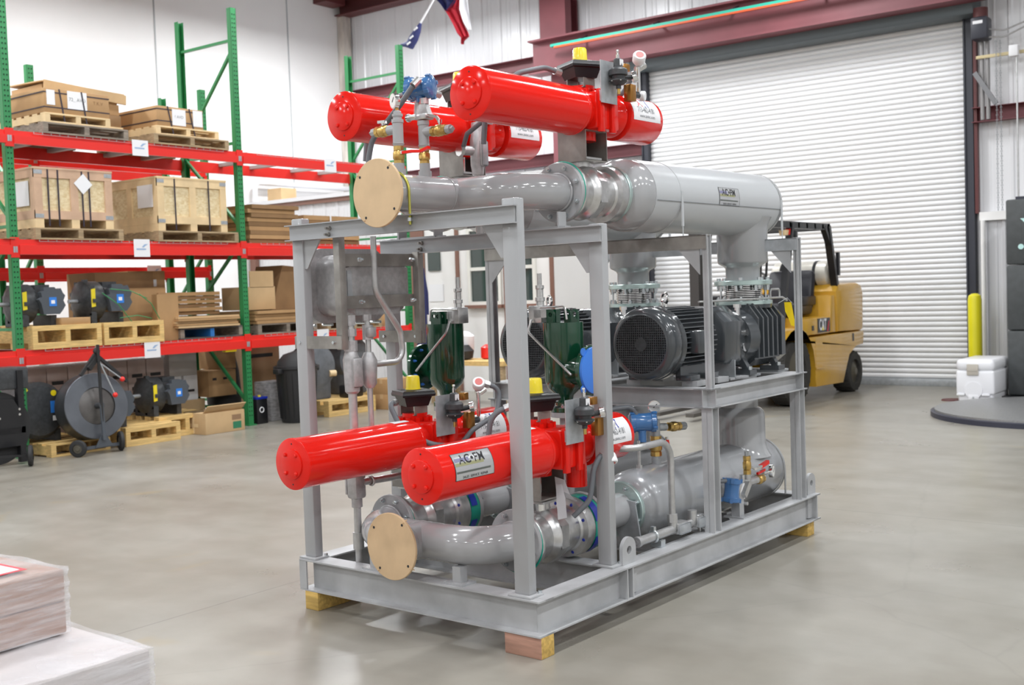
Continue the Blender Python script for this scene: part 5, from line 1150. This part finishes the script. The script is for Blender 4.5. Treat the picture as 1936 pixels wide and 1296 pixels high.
pallet(PX-.05,7.88,1.07,.88,'dark pallet with one blue stringer under the flat cartons',1.0,mat('dark_pallet',(.09,.085,.08),.8,var=.2),.13,stringer=[WOODG,mat('blue_paint',(.02,.17,.5),.6),WOODG])
flat_stack(PX-.02,7.84,1.20,.95,.86,5,.026,'the pale pile on the dark pallet, lowest shelf',CARDP)
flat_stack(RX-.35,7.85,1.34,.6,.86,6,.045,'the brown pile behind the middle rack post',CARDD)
pallet(PX-.03,8.98,1.07,.95,'grey pallet on the lowest shelf right of the middle rack post',1.0,WOODG,.13)
flat_stack(PX-.02,8.95,1.20,.9,.95,4,.04,'the pile right of the middle post, lowest shelf',CARD,bend=.0)
t=carton(PX-.15,8.95,1.37,.5,.42,.28,'open pale carton with raised flap, right of the middle post',CARDP,tape=False); 
m2=MB(); m2.box(PX-.16,8.98,1.64,PX-.15,9.35,1.84); t.part('flap',m2,CARDP)
mb=MB(); mb.prism([(0,0),(.55,0),(.75,.5),(.2,.55)],(PX-.2,9.35,1.36),(0,1,0),(0,0,1),(-.5,0,0)); solo('cardboard_box','dark leaning cardboard box behind the left skid post','box',(PX-.3,9.5,1.36),mb,CARDD,group='cardboard boxes')
pallet(PX-.02,10.1,1.07,1.0,'brown pallet on the lowest shelf behind the cast enclosure',1.0,WOODO,.13)
carton(PX-.1,10.15,1.2,.6,.55,.16,'low cardboard box on the pallet behind the cast enclosure',CARD)
carton(PX-.1,11.0,1.07,.6,.5,.2,'small brown box at the far end of the lowest shelf',CARD)
# ---------------------------------------------------------------- floor level
pallet(-10.42,6.1,0,.66,'pallet on the floor between the two carts',1.1,WOODY,.13)
t=Thing('blower_unit','big round dark blower with yellow arc, on the floor between the carts','blower',(-10.9,6.1,.13),'B','dark boxed blowers')
mb=MB(); mb.lathe((-11.15,6.17,.45),(1,0,0),[(0,.26),(.3,.29),(.42,.29),(.46,.25),(.47,.1)],30); t.part('casing',mb,CAST)
m2=MB(); m2.lathe((-10.70,6.17,.45),(1,0,0),[(0,.28),(.012,.28),(.012,.25),(.0,.25)],10,cap=False,ang=.9,a0=2.1); t.part('yellow_arc',m2,YEL)
m2=MB(); m2.box(-10.69,6.27,.42,-10.68,6.37,.54); t.part('blue_plate',m2,CBLUE); m2=MB(); m2.cyl((-10.69,6.31,.62),(-10.68,6.31,.62),.03,14); t.part('yellow_dot',m2,YEL); m2=MB(); m2.box(-10.69,6.29,.34,-10.68,6.35,.39); t.part('white_label',m2,WHITE)
m2=MB(); m2.box(-11.1,5.95,.13,-10.72,6.01,.25); m2.box(-11.1,6.33,.13,-10.72,6.39,.25); t.part('foot',m2,CAST)
pallet(-10.38,6.92,0,.68,'new pallet on the floor right of the hose reel cart',1.0,WOODY,.2)
shelf_blower(-10.42,6.62,.2,'dark blower with blue plate on the floor pallet behind the reel',1.,False)
pallet(-10.62,7.5,0,.75,'pallet standing on the floor behind the open carton',1.1,WOODY,.24)
shelf_blower(-10.6,7.45,.245,'dark blower with long yellow tag on the floor level pallet',1.0,True)
t=carton(-10.40,7.95,0,.45,.55,.24,'opened cardboard box on the floor by the middle rack post',CARDP,tape=False,rot=0,prints=((.38,.03,.5,.11,mat('green_print',(.03,.2,.1),.6)),(.37,.13,.5,.19,mat('brown_print',(.3,.18,.1),.6))))
m2=MB(); m2.obox((-10.41,8.225,.275),(.05,0,.045),(0,.27,0),(-.003,0,.003)); t.part('flap',m2,CARDP)
m2=MB(); m2.obox((-10.62,7.948,.1),(.02,0,0),(0,.001,0),(0,0,.09)); m2.obox((-10.62,7.947,.1),(.09,0,0),(0,.001,0),(0,0,.02)); t.part('tape',m2,LUMB)
# pale cartons under film, behind the carts
k=0
for i in range(7):
    for j,(z,h) in enumerate(((0.02,.4),(.42,.42))):
        y=6.45+i*.25
        carton(-11.45,y,z,.45,.24,h,'pale pinkish carton behind the carts, %s row, %s from the left'%(('lower','upper')[j],('first','second','third','fourth','fifth','sixth','seventh')[i]),mat('pinkish_carton',(.52,.42,.39),.6,var=.04),tape=False,group='pale cartons behind the carts',prints=((.05,.22,.19,.26,INK),) if j or i>4 else ())
mb=MB(); mb.box(-11.95,6.43,.84,-11.43,8.2,.9,.02); solo('stretch_film','crumpled white film over the pale cartons','film',(-11.7,7.3,.84),mb,FILM)
for i,(x,y,z,l,h,m,lab) in enumerate(((-11.5,8.25,.3,.22,.3,WHITE,'white carton with black print left of the twin-hole box'),(-11.5,8.5,.3,.2,.3,WHITE,'second white carton next to the twin-hole box'),(-11.35,8.75,.32,.42,.32,CARD,'brown box with two dark hand holes under the lowest shelf'),(-11.5,8.2,0,.6,.3,CARDP,'low pale box under the white cartons'),(-11.5,9.0,.64,.3,.35,CARD,'brown box on top of the twin-hole box'),(-11.5,8.3,.6,.4,.28,mat('grey_white_carton',(.5,.48,.46),.6),'greyish carton on the white cartons under the lowest shelf'))):
    carton(x,y,z,.4,l,h,lab,m,tape=False,prints=((.06,.2,.12,.23,INK),(.22,.2,.28,.23,INK)) if 'hand holes' in lab else ((.05,.1,.15,.13,INK),) if m is WHITE else ())
t=carton(-11.9,9.75,.0,.35,.62,.98,'tall brown carton with dark stripe behind the middle rack post',mat('tan_carton',(.36,.23,.13),.7),tape=False,prints=((.06,.72,.5,.77,INK),))
mb=MB(); mb.lathe((-11.7,9.25,0),(0,0,1),[(0,.2),(.3,.22),(.6,.2),(.85,.15),(.95,.03)],16); solo('black_bag','black plastic wrapped bundle left of the tall brown carton','bag',(-11.7,9.25,0),mb,RUBBER)
mb=MB(); mb.box(-10.72,8.48,.895,-10.66,8.64,.93); solo('yellow_tape_roll','yellow block hanging under the lowest beam near the middle post','tape',(-10.7,8.55,.895),mb,YEL)
# ================================================================ CARTS, BINS, TRUCK AND OTHER THINGS ON THE FLOOR
def wheel(t,c,ax,r,w,par=None,name='wheel'):
    ax=V(ax).normalized(); c=V(c); mb=MB(); mb.lathe(c-ax*w/2,ax,[(0,r*.55),(.004,r*.9),(w*.25,r),(w*.75,r),(w-.004,r*.9),(w,r*.55)],32,cap=False); p=t.part(name,mb,RUBBER,par)
    mb=MB(); mb.lathe(c-ax*w*.42,ax,[(0,.001),(0,r*.25),(w*.1,r*.3),(w*.15,r*.56),(w*.7,r*.56),(w*.74,r*.3),(w*.84,r*.25)],28); t.part('hub',mb,HUB,p)
    return p
t=Thing('reel_cart','dark steel hose reel on two wheels with red ball handles, by the rack','cart',(-10.2,6.5,0))
ax=V((1,-.12,.12)).normalized(); c=V((-10.23,6.53,.485)); DR=mat('dark_reel_steel',(.085,.09,.1),.35,metal=.5,var=.15,scale=6)
mb=MB(); mb.lathe(c-ax*.28,ax,[(0,.30),(.0,.335),(.012,.34),(.05,.335),(.20,.325),(.22,.33)],48,cap=False); mb.lathe(c-ax*.28,ax,[(0,.30),(.02,.1)],40,cap=False); t.part('drum',mb,DR)
mb=MB(); mb.lathe(c-ax*.06,ax,[(0,.33),(.006,.335),(.012,.33),(.02,.19)],48,cap=False); t.part('rim_plate',mb,mat('reel_face',(.13,.14,.16),.35,metal=.5,var=.1,scale=5))
mb=MB(); mb.lathe(c-ax*.10,ax,[(0,.0),(0,.195),(.04,.2),(.05,.18),(.055,.02)],40); t.part('hub_plate',mb,mat('hub_plate',(.12,.112,.108),.35,metal=.5,var=.15,scale=8))
mb=MB(); mb.cyl(c-ax*.05,c+ax*.06,.03,16); t.part('axle_boss',mb,DR)
p0=c+ax*.05
mb=MB(); mb.bar(p0,(-10.15,6.52,.14),.035,.02,(1,0,0)); mb.prism([(-.1,0),(.1,0),(.02,.13),(-.02,.13)],(-10.18,6.53,.07),(0,1,0),(0,0,1),(.012,0,0)); mb.bar((-10.2,6.27,.075),(-10.2,6.73,.075),.03,.03); t.part('stand',mb,mat('slate_paint',(.075,.085,.1),.35))
wheel(t,(-10.19,6.25,.085),(.6,-.8,0),.085,.05); wheel(t,(-10.22,6.75,.1),(.35,.94,0),.1,.05)
for pts in ([(-10.17,6.52,.3),p0,(-10.14,6.49,1.10)],):
    mb=MB(); mb.tube(pts,.016,10); t.part('handle_post',mb,RUBBER)
mb=MB(); mb.bar(c+V((.06,-.14,.38)),c+V((.04,-.02,.5)),.05,.05); mb.bar(c+V((.05,-.05,.52)),c+V((.05,-.22,.32)),.03,.03); mb.bar(c+V((.05,-.02,.5)),c+V((.05,.3,.22)),.03,.03); mb.ball(c+V((.05,-.03,.55)),.035); t.part('brake_frame',mb,RUBBER)
for a,b in ((c+V((.08,-.02,.44)),c+V((.12,.11,.1))),(c+V((.07,.0,.42)),c+V((.09,.22,.25)))):
    mb=MB(); mb.tube([a,b],.008,8); p=t.part('lever',mb,GALVT); mb=MB(); mb.ball(b,.026); t.part('ball_knob',mb,RRED,p,label='red ball knob')
t=Thing('strapping_cart','black strapping dispenser cart cut by the left picture edge','cart',(-10.3,5.6,0))
mb=MB(); mb.lathe((-10.62,5.52,.36),(1,0,0),[(0,.1),(0,.345),(.02,.35),(.03,.35),(.03,.1)],40); mb.lathe((-10.4,5.52,.36),(1,0,0),[(0,.1),(0,.345),(.02,.35),(.03,.35),(.03,.1)],40); mb.cyl((-10.6,5.52,.36),(-10.4,5.52,.36),.2,28); t.part('reel',mb,RUBBER)
mb=MB(); mb.box(-10.36,5.72,.02,-10.30,5.78,.9); mb.box(-10.36,5.1,.30,-10.30,5.78,.36); mb.box(-10.62,5.1,.02,-10.56,5.16,.9); mb.bar((-10.30,5.3,.12),(-10.1,5.70,.1),.02,.02); t.part('frame',mb,BLACK)
mb=MB(); mb.box(-10.62,5.2,.72,-10.32,5.85,.93,.02); t.part('tool_tray',mb,CAST)
mb=MB(); mb.prism([(-.34,-.2),(.1,-.2),(.14,.1),(.05,.25),(-.34,.27)],(-10.32,5.62,.38),(0,1,0),(0,0,1),(.02,0,0)); pp=t.part('side_plate',mb,BLACK)
for (y,z) in ((5.72,.48),(5.72,.53),(5.52,.46)):
    mb=MB(); mb.cyl((-10.3,y,z),(-10.285,y,z),.012,8); t.part('bolt',mb,CHROME,pp)
wheel(t,(-10.1,5.70,.10),(.55,.83,0),.10,.05)
t=Thing('green_card','pale green edge of a hanging card at the left edge, lowest shelf','card',(-10.5,5.5,1.1)); mb=MB(); mb.prism([(0,0),(.1,.08),(.06,.3),(0,.36)],(-10.6,5.62,1.08),(0,1,0),(0,0,1),(.008,0,0)); t.part('card',mb,mat('pale_green',(.45,.6,.5),.5))
# right bay things
t=Thing('trash_can','black ribbed plastic trash can left of the front left skid post','trash can',(-10.4,9.32,0))
mb=MB(); mb.lathe((-10.4,9.32,0),(0,0,1),[(0,.19),(.02,.2),(.64,.25),(.65,.275),(.68,.275),(.685,.25),(.66,.245)],40); t.part('can',mb,BINR)
for k in range(2):
    mb=MB(); mb.box(-10.45,9.32+(-.33 if k==0 else .24),.6,-10.35,9.32+(-.24 if k==0 else .33),.66,.01); t.part('handle',mb,BINR)
mb=MB()
for k in range(20):
    a=k*2*PI/20; mb.bar((-10.4+.205*math.cos(a),9.32+.205*math.sin(a),.05),(-10.4+.243*math.cos(a),9.32+.243*math.sin(a),.6),.012,.008)
t.part('rib',mb,BINR)
mb=MB(); mb.lathe((-10.4,9.32,.66),(0,0,1),[(0,.24),(.08,.22),(.16,.15),(.2,.02)],18); t.part('bin_liner',mb,RUBBER)
t=Thing('blower_unit','tall grey blower casing on its pallet behind the front left skid post','blower',(-10.75,9.95,.2),'B','dark boxed blowers')
mb=MB(); mb.lathe((-10.95,9.93,.62),(1,0,0),[(0,.2),(.02,.27),(.3,.27),(.32,.2)],30); mb.box(-10.95,9.75,.2,-10.65,10.12,.62,.02); t.part('casing',mb,mat('mid_grey_cast',(.13,.14,.155),.45,var=.15,scale=12)); mb=MB(); mb.cyl((-10.63,10.08,.52),(-10.6,10.16,.52),.04,12); t.part('port_plug',mb,LUMB)
t=Thing('blower_unit','second grey blower casing half hidden by the conduits below the enclosure','blower',(-10.9,10.75,.2),'B','dark boxed blowers')
mb=MB(); mb.lathe((-11.1,10.72,.66),(1,0,0),[(0,.2),(.02,.28),(.3,.28),(.32,.2)],30); mb.box(-11.1,10.52,.2,-10.8,10.92,.66,.02); t.part('casing',mb,mat('mid_grey_cast',(.13,.14,.155),.45,var=.15,scale=12)); mb=MB(); mb.box(-10.79,10.95,.5,-10.7,11.0,.56); t.part('blue_plug',mb,DBLUE)
pallet(-10.35,9.78,0,.83,'yellow pallet on the floor behind the front left skid post',1.0,WOODY,.2)
pallet(-10.75,10.55,0,.6,'yellow pallet behind the small boxes at the far end of the rack',1.0,WOODY,.2)
mb=MB(); mb.box(-10.6,10.2,.2,-10.45,10.5,.36,.02); solo('black_case','small black case on the yellow pallet behind the conduits','case',(-10.5,10.35,.2),mb,BLACK)
carton(-10.2,10.72,0,.3,.42,.2,'lower of two small brown boxes behind the left skid post',CARD); carton(-10.2,10.72,.2,.3,.42,.2,'upper of two small brown boxes behind the left skid post',CARD)
t=Thing('battery','black battery with blue rim beside the middle rack post','battery',(-10.75,8.98,0)); mb=MB(); mb.box(-10.85,8.9,0,-10.65,9.06,.3,.006); t.part('case',mb,BLACK); mb=MB(); mb.box(-10.855,8.895,.3,-10.645,9.065,.325); t.part('lid',mb,DBLUE); mb=MB(); mb.cyl((-10.7,8.98,.325),(-10.7,8.98,.345),.02,10); t.part('cap',mb,YEL)
m2=MB(); m2.torus((-10.649,8.97,.17),(1,0,0),.03,.006,18); t.part('emblem',m2,WHITE)
mb=MB(); mb.box(-11.05,9.2,0,-10.75,9.5,.48,.01); solo('wrapped_box','grey white printed box beside the trash can','box',(-10.9,9.35,0),mb,mat('printed_grey',(.42,.41,.42),.5,var=.25,scale=14,stretch=(1,1,3)))
t=Thing('hanging_jacket','navy jacket hanging on the far rack frame','jacket',(-10.6,11.95,.75)); mb=MB(); mb.lathe((-10.6,11.84,.75),(0,0,1),[(0,.07),(.3,.08),(.8,.08),(1.05,.06),(1.2,.035),(1.24,.02)],14); t.part('body',mb,NAVY)
mb=MB(); mb.tube([(-10.6,11.88,1.85),(-10.58,11.93,1.5),(-10.58,11.93,1.2)],.035,10); t.part('sleeve',mb,NAVY)
# workbench clutter beyond the skid
t=Thing('work_table','small wooden table beyond the skid, under the office window','table',(-9.6,11.9,0)); mb=MB(); mb.box(-10.3,11.6,.52,-9.0,12.2,.58); t.part('top',mb,WOODY)
for (x,y) in ((-10.25,11.65),(-9.05,11.65),(-10.25,12.15),(-9.05,12.15)):
    mb=MB(); mb.box(x-.03,y-.03,0,x+.03,y+.03,.52); t.part('leg',mb,WOODO)
mb=MB(); mb.lathe((-9.9,11.85,.58),(0,0,1),[(0,.08),(.02,.15),(.12,.17),(.2,.1)],16); solo('grinder','black and white power tool on the wooden table','tool',(-9.9,11.85,.58),mb,RUBBER)
mb=MB(); mb.lathe((-10.0,12.0,.62),(.2,0,1),[(0,.1),(.1,.14),(.3,.12),(.34,.05)],14); solo('white_bag','white plastic bag on the wooden table','bag',(-10,12,.6),mb,WHITE)
mb=MB(); mb.lathe((-9.6,12.05,.58),(0,0,1),[(0,.06),(.02,.1),(.16,.1),(.2,.04)],14); solo('red_pail','small red pot on the wooden table','pot',(-9.6,12.05,.58),mb,RRED)
# ---------------------------------------------------------------- lift truck
FX0,FX1=-6.75,-5.5
t=Thing('forklift','yellow forklift with black overhead guard parked at the roller door','forklift',((FX0+FX1)/2,13.9,0))
xs=FX1
def side(poly,x0,x1,bev=.02):
    mb=MB(); mb.prism(poly,(x0,0,0),(0,1,0),(0,0,1),(x1-x0,0,0))
    if bev: bmesh.ops.bevel(mb.bm,geom=[e for e in mb.bm.edges if abs(e.verts[0].co.x-e.verts[1].co.x)<1e-5],offset=bev,segments=2,profile=.5,affect='EDGES')
    return mb
arc=[(13.43-.53*0+.0,0)]
def arcp(cy,cz,r,a0,a1,n=8): return [(cy+r*math.cos(a0+(a1-a0)*i/n),cz+r*math.sin(a0+(a1-a0)*i/n)) for i in range(n+1)]
low=[(13.4,.16)]+arcp(12.85,.42,.56,-.35,PI*.55,8)[1:]+[(12.75,1.0),(12.4,1.0)]
body=[(13.40,.18),(14.28,.16),(14.40,.36),(14.50,.52),(14.75,.62),(15.02,.62),(15.05,.80),(12.45,.80),(12.42,.72)]+arcp(12.85,.42,.52,PI*.72,-.2,8)
t.part('chassis',side(body,FX0,FX1,.01),CATY)
mb=side([(12.95,.82),(13.90,.82),(13.93,.93),(13.91,1.0),(13.8,1.04),(12.95,1.04)],FX0+.02,FX1-.01,.035); t.part('engine_hood',mb,CATY)
mb=side([(13.98,.82),(14.3,.82),(14.3,1.3),(14.15,1.3),(14.05,1.3)],FX0+.04,FX1-.05,.02); t.part('rear_cover',mb,CATY)
mb=side([(14.2,.82),(15.02,.80),(15.10,.82),(15.12,1.3),(15.05,1.42),(14.9,1.45),(14.25,1.44),(14.15,1.35)],FX0,FX1-.02,.04); t.part('counterweight',mb,CATY)
mb=MB(); mb.box(FX0+.1,14.5,.25,FX1-.1,14.9,.7); mb.box(FX0+.15,12.4,.25,FX1-.25,14.4,.4); t.part('undercarriage',mb,BLACK)
mb=MB(); mb.box(FX1-.012,13.48,.845,FX1-.006,13.88,1.02); pl=t.part('brand_panel',mb,mat('decal_black',(.03,.03,.035),.4))
mb=MB(); mb.text('CAT',.19,lambda x,y:V((FX1-.004,13.64+x,.935+y)),bold=.006,sx=.62); t.part('lettering',mb,FLAGW,pl)
mb=MB(); mb.prism([(-.04,0),(.04,0),(0,.055)],(FX1-.003,13.64,.87),(0,1,0),(0,0,1),(.001,0,0)); t.part('yellow_triangle',mb,YEL,pl)
mb=MB(); mb.prism([(0,0),(.04,0),(.08,.13),(.055,.13)],(FX1-.004,13.77,.852),(0,1,0),(0,0,1),(.001,0,0)); t.part('red_stripe',mb,RINK,pl)
mb=MB(); mb.box(FX1-.01,13.3,.88,FX1-.005,13.36,.94); mb.box(FX1-.0,14.62,.68,FX1+.002,14.68,.78); t.part('vent_hole',mb,BLACK)
mb=MB(); mb.box(FX1-.002,13.38,.42,FX1+.002,13.6,.78); mb.box(FX1,13.36,.4,FX1+.015,13.65,.42); t.part('step_panel',mb,CATY)
# overhead guard
mb=MB(); G=.05
for x in (FX0+.08,FX1-.08):
    mb.bar((x,14.30,1.28),(x,14.02,2.18),.06,.09,(1,0,0)); mb.bar((x,12.55,1.0),(x,12.9,2.18),.06,.08,(1,0,0)); mb.box(x-.03,12.3,2.13,x+.03,14.06,2.21); mb.bar((x,14.08,1.95),(x,13.9,2.17),.05,.07,(1,0,0))
mb.box(FX0+.05,13.98,2.13,FX1-.05,14.06,2.21); mb.box(FX0+.05,12.3,2.13,FX1-.05,12.38,2.21)
for i in range(6): mb.box(FX0+.05,12.55+i*.25,2.14,FX1-.05,12.6+i*.25,2.2)
t.part('overhead_guard',mb,BLACK)
mb=MB(); mb.box(FX1-.1,12.92,1.95,FX1-.03,13.0,2.1,.015); mb.box(FX1-.06,14.25,1.55,FX1-.02,14.3,1.85); p=t.part('work_light',mb,BLACK); m2=MB(); m2.box(FX1-.12,12.83,2.05,FX1-.06,12.9,2.12); t.part('red_lamp',m2,RRED,p); m2=MB(); m2.lathe((FX1-.06,12.65,2.1),(0,0,-1),[(0,.06),(.06,.05)],14); t.part('beacon',m2,LUMB,p)
# seat
mb=MB(); mb.box(-6.4,13.35,1.06,-5.75,13.95,1.22,.05); t.part('seat_cushion',mb,SEAT)
mb=MB(); mb.obox((-6.06,13.98,1.38),(.31,0,0),(0,.07,-.012),(0,.05,.25),.06); mb.box(-5.80,13.5,1.18,-5.73,14.0,1.3,.02); t.part('seat_back',mb,SEAT)
mb=MB(); mb.bar((-6.1,12.62,1.0),(-6.1,12.85,1.5),.06,.06); mb.torus((-6.1,12.88,1.53),(0,-.55,.85),.17,.014); mb.bar((-6.25,12.82,1.5),(-5.95,12.94,1.56),.02,.02); t.part('steering_wheel',mb,BLACK)
mb=MB(); mb.box(-6.5,12.35,.9,-5.7,12.62,1.35,.04); mb.tube([(-5.75,12.5,1.3),(-5.7,12.48,1.8),(-5.7,12.3,2.0)],.015,8,R=.15); mb.tube([(-5.8,12.45,1.3),(-5.75,12.42,1.75),(-5.7,12.3,1.9)],.015,8,R=.15); t.part('dashboard',mb,BLACK)
mb=MB(); mb.lathe((-6.47,14.32,1.58),(1,0,0),[(0,.04),(.02,.1),(.06,.155),(.1,.165),(.75,.165),(.79,.155),(.83,.1),(.85,.04)],32); tk=t.part('gas_tank',mb,LPG)
for x in (-6.3,-5.85): m2=MB(); m2.lathe((x,14.32,1.58),(1,0,0),[(0,.167),(.002,.172),(.04,.172),(.042,.167)],32,cap=False); t.part('tank_band',m2,BLACK,tk)
m2=MB(); m2.box(-6.5,14.22,1.3,-5.95,14.42,1.43); t.part('tank_bracket',m2,BLACK,tk)
for x in (FX0+.16,FX1-.13):
    for (y,r) in ((12.85,.42),(14.74,.27)):
        mb=MB(); w_=.24; mb.lathe((x-w_/2,y,r),(1,0,0),[(0,r*.6),(.0,r*.93),(.03,r),(w_-.03,r),(w_,r*.93),(w_,r*.6),(w_-.06,r*.55)],40,cap=False); p=t.part('tyre',mb,TIRE)
        m2=MB(); m2.lathe((x-w_/2+.04,y,r),(1,0,0),[(0,.05),(0,r*.6),(w_-.08,r*.6),(w_-.06,r*.3),(w_-.03,r*.16),(w_-.03,.01)],28); t.part('rim',m2,HUB,p)
        m2=MB()
        for k in range(16): a=k*PI/8; m2.obox((x,y+(r+.0)*math.cos(a),r+(r+.0)*math.sin(a)),(w_/2-.01,.01*0,0),(0,-math.sin(a)*.012,math.cos(a)*.012),(0,math.cos(a)*.004,math.sin(a)*.004))
        t.part('tread_lugs',m2,TIRE,p)
mb=MB()
for x in (-6.5,-5.95): mb.box(x,12.05,.05,x+.12,12.22,2.35)
mb.box(-6.5,12.08,1.0,-5.83,12.15,1.1); mb.box(-6.5,12.08,2.2,-5.83,12.15,2.35); t.part('mast',mb,mat('mast_dark',(.045,.04,.038),.5))
m2=MB(); m2.box(-5.83,12.04,1.55,-5.82,12.1,1.9); t.part('warning_label',m2,mat('pinkish_label',(.6,.35,.32),.5)); m2=MB(); m2.box(-5.83,12.04,1.9,-5.82,12.1,1.95); t.part('warning_label',m2,ORNG)
mb=MB(); mb.box(-6.5,11.98,.1,-5.85,12.06,.5); t.part('carriage',mb,BLACK)
for x in (-6.42,-6.0): mb=MB(); mb.box(x,10.95,.05,x+.1,12.0,.09); mb.box(x,11.93,.05,x+.1,11.98,.5); t.part('fork',mb,mat('fork_steel',(.12,.11,.1),.45,metal=.5))
# ---------------------------------------------------------------- right side
t=Thing('bollard','bright yellow rounded steel bollard beside the roller door','bollard',(-4.10,15.2,0)); mb=MB(); mb.lathe((-4.10,15.2,0),(0,0,1),[(0,.085),(1.18,.085),(1.23,.075),(1.255,.04),(1.26,.01)],28); t.part('post',mb,mat('bollard_yellow',(.8,.72,.02),.3)); mb=MB(); mb.lathe((-4.10,15.2,0),(0,0,1),[(0,.13),(.01,.13)],20); t.part('base',mb,GREYP)
t=Thing('cooler','white picnic cooler on the floor in front of the yellow bollard','cooler',(-3.6,14.1,0),'B')
cx0,cx1,cy0,cy1=-3.93,-3.50,13.72,14.45
mb=MB(); mb.box(cx0+.015,cy0+.015,.0,cx1-.015,cy1-.015,.13,.04,3); mb.box(cx0,cy0,.10,cx1,cy1,.385,.03,3); t.part('tub',mb,COOL)
mb=MB(); mb.box(cx0-.002,cy0-.002,.375,cx1+.002,cy1+.002,.515,.055,4); t.part('lid',mb,COOL)
mb=MB(); mb.box(-3.80,cy0-.02,.33,-3.67,cy0,.46,.008); mb.box(-3.79,cy0-.026,.38,-3.68,cy0-.018,.41); t.part('latch',mb,mat('latch_beige',(.5,.46,.4),.5))
mb=MB(); mb.box(-3.79,cy0-.012,.03,-3.67,cy0+.01,.11,.01); mb.box(-3.92,cy0-.012,.09,-3.83,cy0+.01,.115,.005); mb.box(-3.64,cy0-.012,.09,-3.55,cy0+.01,.115,.005); mb.lathe((-3.73,cy0-.01,.155),(0,1,0),[(0,.1),(.02,.1)],20); p=t.part('drain_recess',mb,COOL); m2=MB(); m2.cyl((-3.73,cy0-.02,.07),(-3.73,cy0,.07),.012,10); t.part('drain_plug',m2,GREYP,p)
mb=MB(); mb.lathe((-4.05,14.0,0),(0,0,1),[(0,.13),(.015,.12)],20); solo('floor_plate','small dark red floor cover left of the white cooler','cover',(-4.05,14,0),mb,MAROOND)
for i in range(3):
    z0=.06+i*.77
    t=Thing('bulk_crate','grey plastic bulk crate, %s'%('bottom of the stack at the right edge','middle of the stack at the right edge','top of the stack, with pale cyan lettering')[i],'crate',(-2.8,14.8,z0),'B','stacked grey crates')
    x0,x1,y0,y1=-3.47,-2.3,14.2,15.35
    mb=MB(); mb.box(x0,y0,z0,x1,y1,z0+.765,.025); t.part('tub',mb,CRATEM)
    for xx in (x0+.18,x0+.6,x0+1.0):
        mb=MB(); mb.box(xx,y0-.015,z0+.06,xx+.12 if xx>x0+.2 else xx+.05,y0,z0+.69,.006); t.part('rib',mb,CRATEM)
    if i==2:
        mb=MB(); mb.box(x0+.09,y0+.1,z0+.765,x1,y1,z0+.8); t.part('lid',mb,NAVYR)
        mb=MB(); mb.text('jet',.42,lambda x,y:V((x0+.29-y,y0-.017,z0+.38+x)),bold=.01); t.part('lettering',mb,CYANL)
mb=MB(); mb.box(-3.55,14.1,0,-2.2,15.45,.055,.004); solo('crate_base','low dark base board under the grey crate stack','base',(-2.8,14.8,0),mb,BLACK)
t=Thing('turntable','round grey tread plate turntable with dark rim on the floor','turntable',(-2.55,12.95,0))
mb=MB(); mb.lathe((-2.62,12.85,0),(0,0,1),[(0,1.28),(.05,1.28),(.055,1.25)],96); t.part('rim',mb,NAVYR)
mb=MB(); mb.lathe((-2.62,12.85,.055),(0,0,1),[(0,1.24),(.02,1.24),(.022,1.22)],96); t.part('deck',mb,TURN)
# ---------------------------------------------------------------- foreground wrapped load
def wrapped(name,label,x0,x1,y0,y1,z0,z1,rot,m,nx,ny,nz):
    t=Thing(name,label,'wrapped load',(x1,y1,z0),'B','film wrapped carton loads',rot)
    mb=MB(); dx,dy,dz=(x1-x0)/nx,(y1-y0)/ny,(z1-z0)/nz
    for i in range(nx):
        for j in range(ny):
            for k in range(nz): mb.box(x0+i*dx+.002,y0+j*dy+.002,z0+k*dz+.001,x0+(i+1)*dx-.002,y0+(j+1)*dy-.002,z0+(k+1)*dz-.001,.004,1)
    t.part('cartons',mb,m)
    mb=MB(); e=.006; mb.box(x0-e,y0-e,z0+.003,x1+e,y1+e,z1+e)
    bmesh.ops.subdivide_edges(mb.bm,edges=mb.bm.edges[:],cuts=24,use_grid_fill=True)
    for v in mb.bm.verts:
        if v.co.z>z1: v.co.z+=.004*math.sin(v.co.x*23+v.co.y*9)*math.sin(v.co.y*31)
        else: v.co.x+=.002*math.sin(v.co.z*160+v.co.y*5); v.co.y+=.002*math.sin(v.co.z*140+v.co.x*7)
    t.part('stretch_film',mb,FILM,smooth=60); return t
pallet(-2.72,.70,0,1.1,'pallet under the film wrapped load in the bottom left corner',1.15,WOODO,.13)
wrapped('wrapped_load','lower wide pale carton load in white stretch film, bottom left corner',-3.9,-2.692,.64,1.838,.13,.545,-.03,mat('pale_carton',(.55,.5,.49),.6),3,3,2)
t=wrapped('wrapped_load','smaller brown carton load in stretch film on top, bottom left corner',-3.75,-3.018,1.0,1.79,.553,.74,.03,mat('red_brown_carton',(.34,.2,.14),.7),2,2,2)
mb=MB(); mb.box(-3.40,1.53,.7485,-3.08,1.71,.7492); p=t.part('red_bordered_label',mb,RINK)
mb=MB(); mb.box(-3.385,1.545,.7492,-3.095,1.695,.7498); q=t.part('label_face',mb,WHITE,p)
mb=MB(); mb.box(-3.22,1.6,.7498,-3.15,1.65,.7503); t.part('yellow_print',mb,YEL,p)
